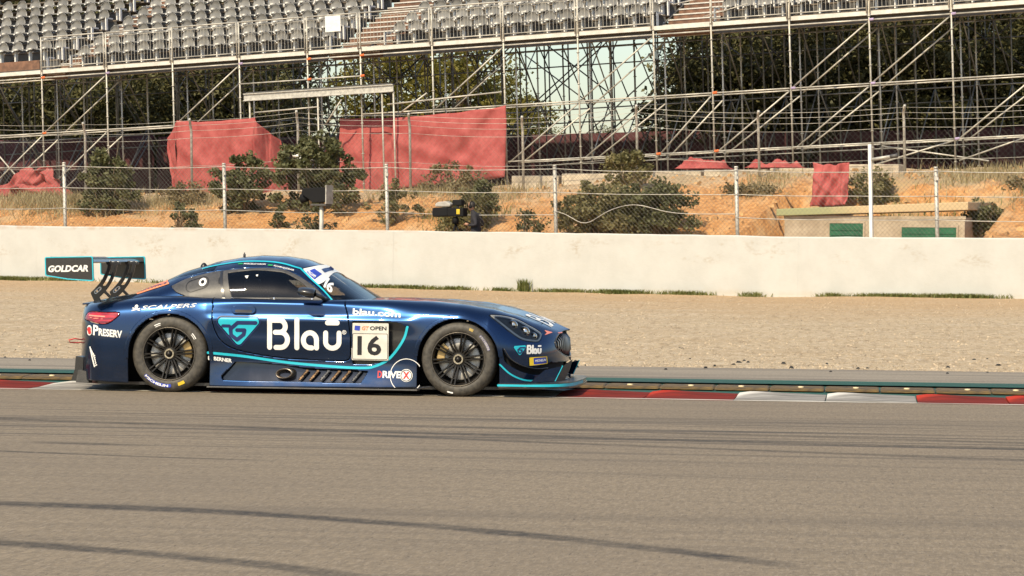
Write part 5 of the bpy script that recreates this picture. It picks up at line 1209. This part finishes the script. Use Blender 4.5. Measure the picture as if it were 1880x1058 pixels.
# sill: exhaust, louvres, blade
ye = -float(yside(-.262, .19))
bl = MB(); bl.lathe([(.075, .06), (.077, -.02), (.070, -.035), (.062, -.03), (.060, .06)], (0, 0, 0), 'y', 24); ex = bl.build('exhaust', 'exhaust_steel', car, True, (-.262, ye + .012, .186)); ex.scale = (1.15, 1, .62); ex.rotation_euler = (0, math.radians(-6), math.radians(-14))
MB().lathe([(0, .05), (.061, .05)], (0, 0, 0), 'y', 20).build('exhaust_inside', 'dark_inner', ex)
for k in range(6):
    x0 = -.145 + k * .098; pl = [(x0, .128), (x0 + .026, .128), (x0 + .108, .222), (x0 + .078, .224)]
    o = flat_decal('louvre', sd_poly(pl), x0 - .01, x0 + .13, .11, .235, .012, on_side(yside, -.02 - .004 * (k % 2)), 'copper_foil' if k % 3 != 2 else 'carbon', car); solid(o, .008, 1)
for sg in (-1, 1):
    b = MB(); b.prism([(-.985, sg * .90), (-.975, sg * 1.005), (.965, sg * 1.005), (.975, sg * .90)], .048, .060); bevel(b.build('side_blade', 'grey_panel', car), .003)
b = MB(); b.tube([(.95, -1.0, .065), (1.08, -.985, .085)], .008, 6); b.build('sill_strut', 'carbon', car)
# floor, light-blocking box, splitter, diffuser
b = MB(); b.prism([(-2.2, -.62), (-2.05, -.8), (-.96, -.9), (.95, -.9), (1.72, -.75), (2.05, -.6), (2.05, .6), (1.72, .75), (.95, .9), (-.96, .9), (-2.05, .8), (-2.2, .62)], .058, .085); b.build('floor', 'carbon', car)
MB().box((-2.0, -.62, .09), (1.9, .62, .58)).build('light_block', 'dark_inner', car)  # dark box added inside the hollow shell to block light
MB().box((-.96, -.86, .09), (.93, .86, .70)).build('tub', 'dark_inner', car)
SPL = [(1.70, .985), (1.95, .985), (2.12, .955), (2.24, .88), (2.315, .74), (2.35, .5), (2.362, .2), (2.365, 0)]
poly = [(x, -y) for x, y in SPL] + [(x, y) for x, y in SPL[-2::-1]]
b = MB(); b.prism(poly, .080, .098); bevel(b.build('splitter', 'carbon', car), .003)
b = MB(); ed = [(x, -y) for x, y in SPL]; ed = catmull(ed, 5).tolist(); n = len(ed)
zf = lambda x: .119 + max(0, x - 1.95) * .02
v = [(x, y - .003, .100) for x, y in ed] + [(x, y - .003, zf(x)) for x, y in ed] + [(x - .012, y + .012, zf(x)) for x, y in ed] + [(x - .012, y + .012, .100) for x, y in ed]
f = [(k * n + i, k * n + i + 1, ((k + 1) % 4) * n + i + 1, ((k + 1) % 4) * n + i) for k in range(4) for i in range(n - 1)]
b.add(v, f); b.build('splitter_edge', 'teal_vinyl', car)
b = MB(); b.add([(x, -y, zf(x) - .004) for x, y in SPL] + [(x, y, zf(x) - .004) for x, y in SPL[-2::-1]], [tuple(range(2 * len(SPL) - 1))]); solid(b.build('splitter_top', 'carbon', car), .012)
for sg in (-1, 1):                                           # fin and dive planes at the front corner
    b = MB(); b.prism([(1.98, .140), (2.185, .145), (2.25, .282), (2.10, .246)], -.006, .006, lambda a, c, h: (a, sg * (.885 + h - (a - 1.98) * .55), c)); b.build('front_fin', 'navy_paint', car)
    b = MB(); b.tube([(2.187, sg * .772, .145), (2.252, sg * .737, .284)], .006, 5); b.build('fin_edge', 'teal_vinyl', car)
    if sg < 0: b = MB(); b.prism([(2.19, .140), (2.254, .284), (2.325, .338), (2.30, .240), (2.262, .150)], -.005, .005, lambda a, c, h: (a, -(.72 + h - (a - 2.19) * 1.1), c)); b.build('splitter_fin', 'carbon', car)
    pts_ = smooth([(1.735, .43), (1.80, .335), (1.90, .275), (2.02, .245), (2.10, .25)], 6)
    Q = []
    for x, z in pts_: y = float(yside(x, z)); Q += [(x, sg * (y - .03), z), (x + .012, sg * (y + .055 * min(1, (x - 1.72) * 6)), z + .012)]
    o = mesh_obj('dive_plane', Q, [(2 * i, 2 * i + 1, 2 * i + 3, 2 * i + 2) for i in range(len(pts_) - 1)], 'carbon', car, True); solid(o, .007, 0)
for k in range(7):
    y = -.6 + k * .2; b = MB(); b.prism([(-2.36, .075), (-1.8, .06), (-1.8, .10), (-2.30, .26)], -.004, .004, lambda a, c, h: (a, y + h, c)); b.build('diffuser_fin', 'carbon', car)
b = MB(); b.prism([(-2.24, .07), (-2.12, .065), (-2.12, .17), (-2.22, .185)], -.86, -.74, lambda a, c, h: (a, h, c)); b.build('bumper_corner', 'grey_panel', car)
b = MB(); b.prism([(-2.27, .17), (-2.19, .17), (-2.19, .30), (-2.26, .31)], -.80, .80, lambda a, c, h: (a, h, c)); b.build('rear_bar', 'carbon', car)
b = MB(); b.tube([(-2.24, -.62, .455), (-2.30, -.70, .468), (-2.35, -.72, .455), (-2.345, -.70, .432), (-2.28, -.64, .428), (-2.24, -.60, .44)], .006, 6); b.build('tow_strap', 'red_vinyl', car, True)
# grille
b = MB(); b.box((1.90, -.46, .33), (1.96, .46, .60)); b.build('grille_back', 'dark_inner', car)
def xnose(y):                                                # front of the body at half width y
    xs2 = np.linspace(1.6, XF - .001, 300); w2 = plan(xs2) * .955; return float(np.interp(-abs(y), -w2, xs2))
for k in range(19):
    y = -.45 + k * .05; hh = .12 * math.sqrt(max(.02, 1 - (y / .475) ** 2)); x = xnose(y) - .012
    MB().tube([(x - .055, y, .465 + hh), (x - .005, y, .465 + hh * .4), (x + .004, y, .465 - hh * .5), (x - .02, y, .465 - hh)], .0065, 6).build('grille_slat', 'grille_silver', car, True)
gr = [(xnose(.47 * math.cos(t)) - .010 - .05 * max(0, math.sin(t)), .47 * math.cos(t), .465 + .125 * math.sin(t)) for t in np.linspace(0, 2 * math.pi, 49)]
MB().tube(gr, .010, 6, False).build('grille_frame', 'carbon', car, True)
text_decal('badge_line', '-', (2.16, .565), (2.19, .565), .008, SB, 'salmon_vinyl', car, 0, step=0)
# rear wing
AF_ = [(-2.075, 1.182), (-2.10, 1.197), (-2.16, 1.207), (-2.25, 1.210), (-2.35, 1.206), (-2.41, 1.204), (-2.41, 1.198), (-2.33, 1.190), (-2.24, 1.176), (-2.16, 1.168), (-2.10, 1.170)]
b = MB(); b.prism(AF_, -.925, .925, lambda a, c, h: (a, h, c)); autosmooth(b.build('wing_plane', 'carbon', car), 50)
b = MB(); b.prism([(-2.40, 1.205), (-2.47, 1.217), (-2.47, 1.226), (-2.40, 1.212)], -.925, .925, lambda a, c, h: (a, h, c)); b.build('gurney_flap', 'carbon', car)
EP = [(-2.52, 1.212), (-2.51, 1.222), (-2.08, 1.234), (-2.066, 1.222), (-2.056, 1.012), (-2.075, 1.004), (-2.30, 1.016), (-2.50, 1.046), (-2.515, 1.055)]
s_ep = grow(sd_poly(EP), 0)
for sg in (-1, 1):
    fm = lambda a, b, sg=sg: np.stack([a, sg * .932 + 0 * a, b], -1)
    ep = flat_decal('wing_endplate', s_ep, -2.54, -2.04, .99, 1.25, .008, fm, 'carbon', car, .012)
    flat_decal('endplate_trim', I(s_ep, neg(grow(s_ep, -.010) if False else grow(s_ep, .010 - .02))) , -2.54, -2.04, .99, 1.25, .004, lambda a, b, sg=sg: np.stack([a, sg * .932 + 0 * a, b], -1), 'teal_vinyl', ep, .018)
    if sg < 0: text_decal('endplate_lettering', 'GOLDCAR', (-2.487, 1.082), (-2.108, 1.092), .062, lambda a, b: np.stack([a, -.9395 + 0 * a, b], -1), 'white_vinyl', ep, .045, .18, step=0)
S1 = smooth([(-2.07, 1.175), (-2.085, 1.11), (-2.135, 1.00), (-2.20, .92), (-2.235, .885)], 6); S2 = smooth([(-2.015, 1.175), (-2.03, 1.09), (-2.075, .985), (-2.14, .90), (-2.19, .85)], 6)
strut = U(sd_line(S1, .017), sd_line(S2, .015), sd_line([(-2.09, 1.168), (-1.985, 1.168)], .017), sd_line([(-2.235, .885), (-2.185, .775)], .018), sd_line([(-2.19, .85), (-2.16, .80)], .014), sd_line([(-2.165, .945), (-2.11, .945)], .012), sd_line([(-2.13, .91), (-2.03, .815)], .013), grow(sd_poly([(-2.23, .90), (-2.17, .955), (-2.135, .915), (-2.195, .858)]), .005), sd_line([(-2.11, 1.06), (-2.05, 1.06)], .008))
for yy in (-.33, .33):
    flat_decal('wing_strut', I(strut, neg(sd_circ(-2.195, .905, .010)), neg(sd_circ(-2.165, .925, .007))), -2.28, -1.95, .74, 1.21, .006, lambda a, b, yy=yy: np.stack([a, yy + 0 * a, b], -1), 'carbon', car, .014)
    flat_decal('strut_mark', shell(sd_line([(-2.205, .895), (-2.165, .93)], .012), .004), -2.24, -2.12, .86, .96, .004, lambda a, b, yy=yy: np.stack([a, yy - .0085 + 0 * a, b], -1), 'white_vinyl', car)
# wheels
def wheel(x, sg, R_, name='wheel'):
    w = bpy.data.objects.new(name, None); COL.objects.link(w); w.parent = car; w.location = (x, sg * .985, R_ - .002); w.rotation_euler.z = 0 if sg < 0 else math.pi
    rr = .243; prof = [(rr - .012, .012), (rr, .004), (rr + .006, -.002), (rr + .025, -.010), (R_ - .045, -.008), (R_ - .018, .006), (R_ - .005, .030), (R_, .06), (R_, .28), (R_ - .01, .31), (R_ - .04, .325), (rr, .32), (rr - .012, .30)]
    t = MB().lathe(prof, (0, 0, 0), 'y', 72).build('tyre', 'tyre', w, True)
    rp = [(.244, .006), (.241, -.004), (.236, -.004), (.230, .006), (.224, .03), (.218, .06), (.212, .10), (.212, .28), (.236, .30)]
    rim = autosmooth(MB().lathe(rp, (0, 0, 0), 'y', 60).build('rim', 'rim_black', w), 40)
    MB().lathe([(.2445, .002), (.2425, -.0065), (.2385, -.0065), (.2365, .000)], (0, 0, 0), 'y', 60).build('rim_lip', 'rim_lip', rim, True)
    MB().lathe([(0, .20), (.214, .20)], (0, 0, 0), 'y', 40).build('wheel_back', 'black_vinyl', w)
    d = MB().lathe([(.07, .10), (.075, .075), (.185, .075), (.19, .08), (.19, .110)], (0, 0, 0), 'y', 48).build('brake_disc', 'disc_grey', w, True)
    cb = MB(); ca = 0.25 if x < 0 else math.pi - .35
    for q in range(7):
        a = ca - .42 + q * .14; r_, r2 = .135, .205; c_, s_ = math.cos(a), math.sin(a)
        cb.box((-.5, 0, 0), (-.5, 0, 0)) if False else None
    arcp = [(r * math.cos(a), r * math.sin(a)) for r, rev in ((.13, 1), (.205, -1)) for a in np.linspace(ca - .45 * rev, ca + .45 * rev, 9)]
    cb.prism(arcp, .055, .15, lambda a, c, h: (a, h, c)); bevel(cb.build('brake_caliper', 'caliper', w), .006)
    sp = MB()
    n = 10
    for k in range(n):
        a0 = 2 * math.pi * k / n + .1
        for dl in (-.11, .11):
            A_ = a0 + dl * 1.8; B_ = a0 + dl * .68
            p0 = Vector((math.cos(A_) * .055, 0, math.sin(A_) * .055)); p1 = Vector((math.cos(B_) * .232, 0, math.sin(B_) * .232)); tn = Vector((-math.sin(a0), 0, math.cos(a0)))
            w0, w1 = .012, .0085; v = []
            for p, wd_, y0, y1 in ((p0, w0, .028, .07), (p0 * .35 + p1 * .65, w1, .016, .05), (p1, w1 * 1.2, .004, .035)):
                v += [p + tn * wd_ + Vector((0, y1, 0)), p - tn * wd_ + Vector((0, y1, 0)), p - tn * wd_ * .6 + Vector((0, y0, 0)), p + tn * wd_ * .6 + Vector((0, y0, 0))]
            sp.add(v, [(i * 4 + j, i * 4 + (j + 1) % 4, i * 4 + 4 + (j + 1) % 4, i * 4 + 4 + j) for i in range(2) for j in range(4)] + [(0, 1, 2, 3), (11, 10, 9, 8)])
    sp.lathe([(0, .026), (.045, .026), (.062, .030), (.070, .045), (.07, .075)], (0, 0, 0), 'y', 24)
    autosmooth(sp.build('spokes', 'rim_black', rim), 40)
    hb = MB(); hb.lathe([(.032, .004), (.044, .004), (.048, .012), (.048, .03)], (0, 0, 0), 'y', 24)
    for k in range(8): a = k * math.pi / 4; hb.lathe([(0, -.002), (.006, -.002), (.006, .01)], (.038 * math.cos(a), 0, .038 * math.sin(a)), 'y', 6)
    hu = hb.build('hub_ring', 'hub_gold', w); MB().lathe([(0, -.022), (.012, -.022), (.018, -.015), (.022, 0), (.032, .006), (.032, .03)], (0, 0, 0), 'y', 16).build('wheel_nut', 'rim_black', hu, True)
    if sg < 0:                                               # lettering on the sidewall
        def onside(r0_, a_mid, span, off=-.0115):
            def f(a, b):
                a = np.asarray(a, float); b = np.asarray(b, float); th = a_mid - (a - .5) * span; r = r0_ + b
                return np.stack([r * np.cos(th), np.full_like(r, off), r * np.sin(th)], -1)
            return f
        def bandp(name, a_mid, span, mat, r0_=.276, hgt=.03): flat_decal(name, sd_poly([(0, 0), (1, 0), (1, hgt), (0, hgt)]), -.02, 1.02, -.002, hgt + .002, .02 if False else .04, onside(r0_, a_mid, span), mat, t)
        if x < 0:
            bandp('sidewall_band', math.radians(-112), .95, 'blue_vinyl'); bandp('sidewall_flash', math.radians(-66), .22, 'yellow_vinyl')
            f_ = onside(.279, math.radians(-114), -.82, -.0125); text_decal('tyre_lettering', 'MICHELIN', (0, .024), (1, .024), -.022, lambda a, b: f_(a, b), 'white_vinyl', t, .04, step=.08)
            for am in (math.radians(112), math.radians(35)): bandp('sidewall_mark', am, .22, 'white_vinyl', .284, .009); bandp('sidewall_mark', am, .20, 'white_vinyl', .270, .006)
        else:
            bandp('sidewall_band', math.radians(32), .55, simple('worn_blue', (.17, .16, .27), .6, var=.4), .279, .024); bandp('sidewall_flash', math.radians(66), .14, simple('worn_yellow', (.5, .36, .1), .6, var=.4), .279, .024)
            f_ = onside(.281, math.radians(32), .50, -.0125); text_decal('tyre_lettering', 'MICHELIN', (0, 0), (1, 0), .019, lambda a, b: f_(a, b), simple('worn_white', (.42, .40, .38), .6), t, .04, step=.08)
            bandp('sidewall_mark', math.radians(-103), .18, 'white_vinyl', .30, .012)
    return w
for x, R_ in ((XWR, RRR), (XWF, RF)):
    for sg in (-1, 1): wheel(x, sg, R_)
# cabin
b = MB(); b.box((-.10, -.72, .72), (.30, .72, .84)); bevel(b.build('dashboard', 'black_vinyl', car), .03)
b = MB(); b.lathe([(.15, -.01), (.165, 0), (.15, .012)], (0, 0, 0), 'x', 24, True); o = b.build('steering_wheel', 'black_vinyl', car, True, (-.17, .36, .86)); o.rotation_euler = (0, math.radians(-20), 0)
for pts in ([(-.95, -.62, .6), (-.92, -.55, 1.02), (-.85, -.42, 1.15), (-.85, .42, 1.15), (-.92, .55, 1.02), (-.95, .62, .6)], [(-.85, -.42, 1.15), (-.35, -.50, 1.12), (-.05, -.62, .98), (.25, -.70, .78)], [(-.85, .42, 1.15), (-.35, .50, 1.12), (-.05, .62, .98), (.25, .70, .78)], [(-.94, -.6, .72), (-.2, -.64, .66)], [(-.93, -.58, .95), (-.94, .6, .65)], [(-.85, -.3, 1.15), (-1.7, -.42, .75)], [(-.85, .3, 1.15), (-1.7, .42, .75)]):
    MB().tube(pts, .021, 8).build('roll_cage_tube', 'black_vinyl', car, True)
b = MB(); b.prism([(-.78, .62), (-.35, .60), (-.33, .70), (-.62, .72), (-.78, 1.02), (-.90, 1.03), (-.88, .66)], .14, .58, lambda a, c, h: (a, h, c)); bevel(b.build('bucket_seat', 'black_vinyl', car), .03)
b = MB(); b.prism([(-.98, .70), (.05, .70), (.05, .72), (-.98, .72)], -.86, .86, lambda a, c, h: (a, h, c)); b.build('cabin_floor', 'dark_inner', car)
dr = thing('person', 'driver in dark helmet and suit seated inside the blue race car', 'person', (-.55, .36, .70))
skin_body('body', [(0, 0, .05), (-.10, 0, .22), (-.13, 0, .36), (-.12, 0, .43), (-.12, .17, .34), (.06, .22, .20), (.28, .12, .18), (-.12, -.17, .34), (.06, -.22, .20), (.28, -.12, .18), (.38, .10, .08), (.60, .10, -.02), (.38, -.10, .08), (.60, -.10, -.02)], [(0, 1), (1, 2), (2, 3), (2, 4), (4, 5), (5, 6), (2, 7), (7, 8), (8, 9), (0, 10), (10, 11), (0, 12), (12, 13)], [.14, .14, .13, .06, .07, .05, .045, .07, .05, .045, .085, .06, .085, .06], 'dark_cloth', parent=dr)
b = MB(); b.lathe([(0, -.15), (.07, -.145), (.115, -.10), (.13, -.02), (.128, .05), (.10, .105), (.05, .13), (0, .135)], (-.10, 0, .50), n=20); hm = b.build('helmet', 'black_vinyl', dr, True); hm.scale = (1.1, .92, .9); hm.location = (.01, 0, -.06)
b = MB(); b.lathe([(.133, -.03), (.136, 0), (.132, .045)], (-.095, 0, .50), n=20); vs = b.build('visor', 'lens_glass', hm, True)
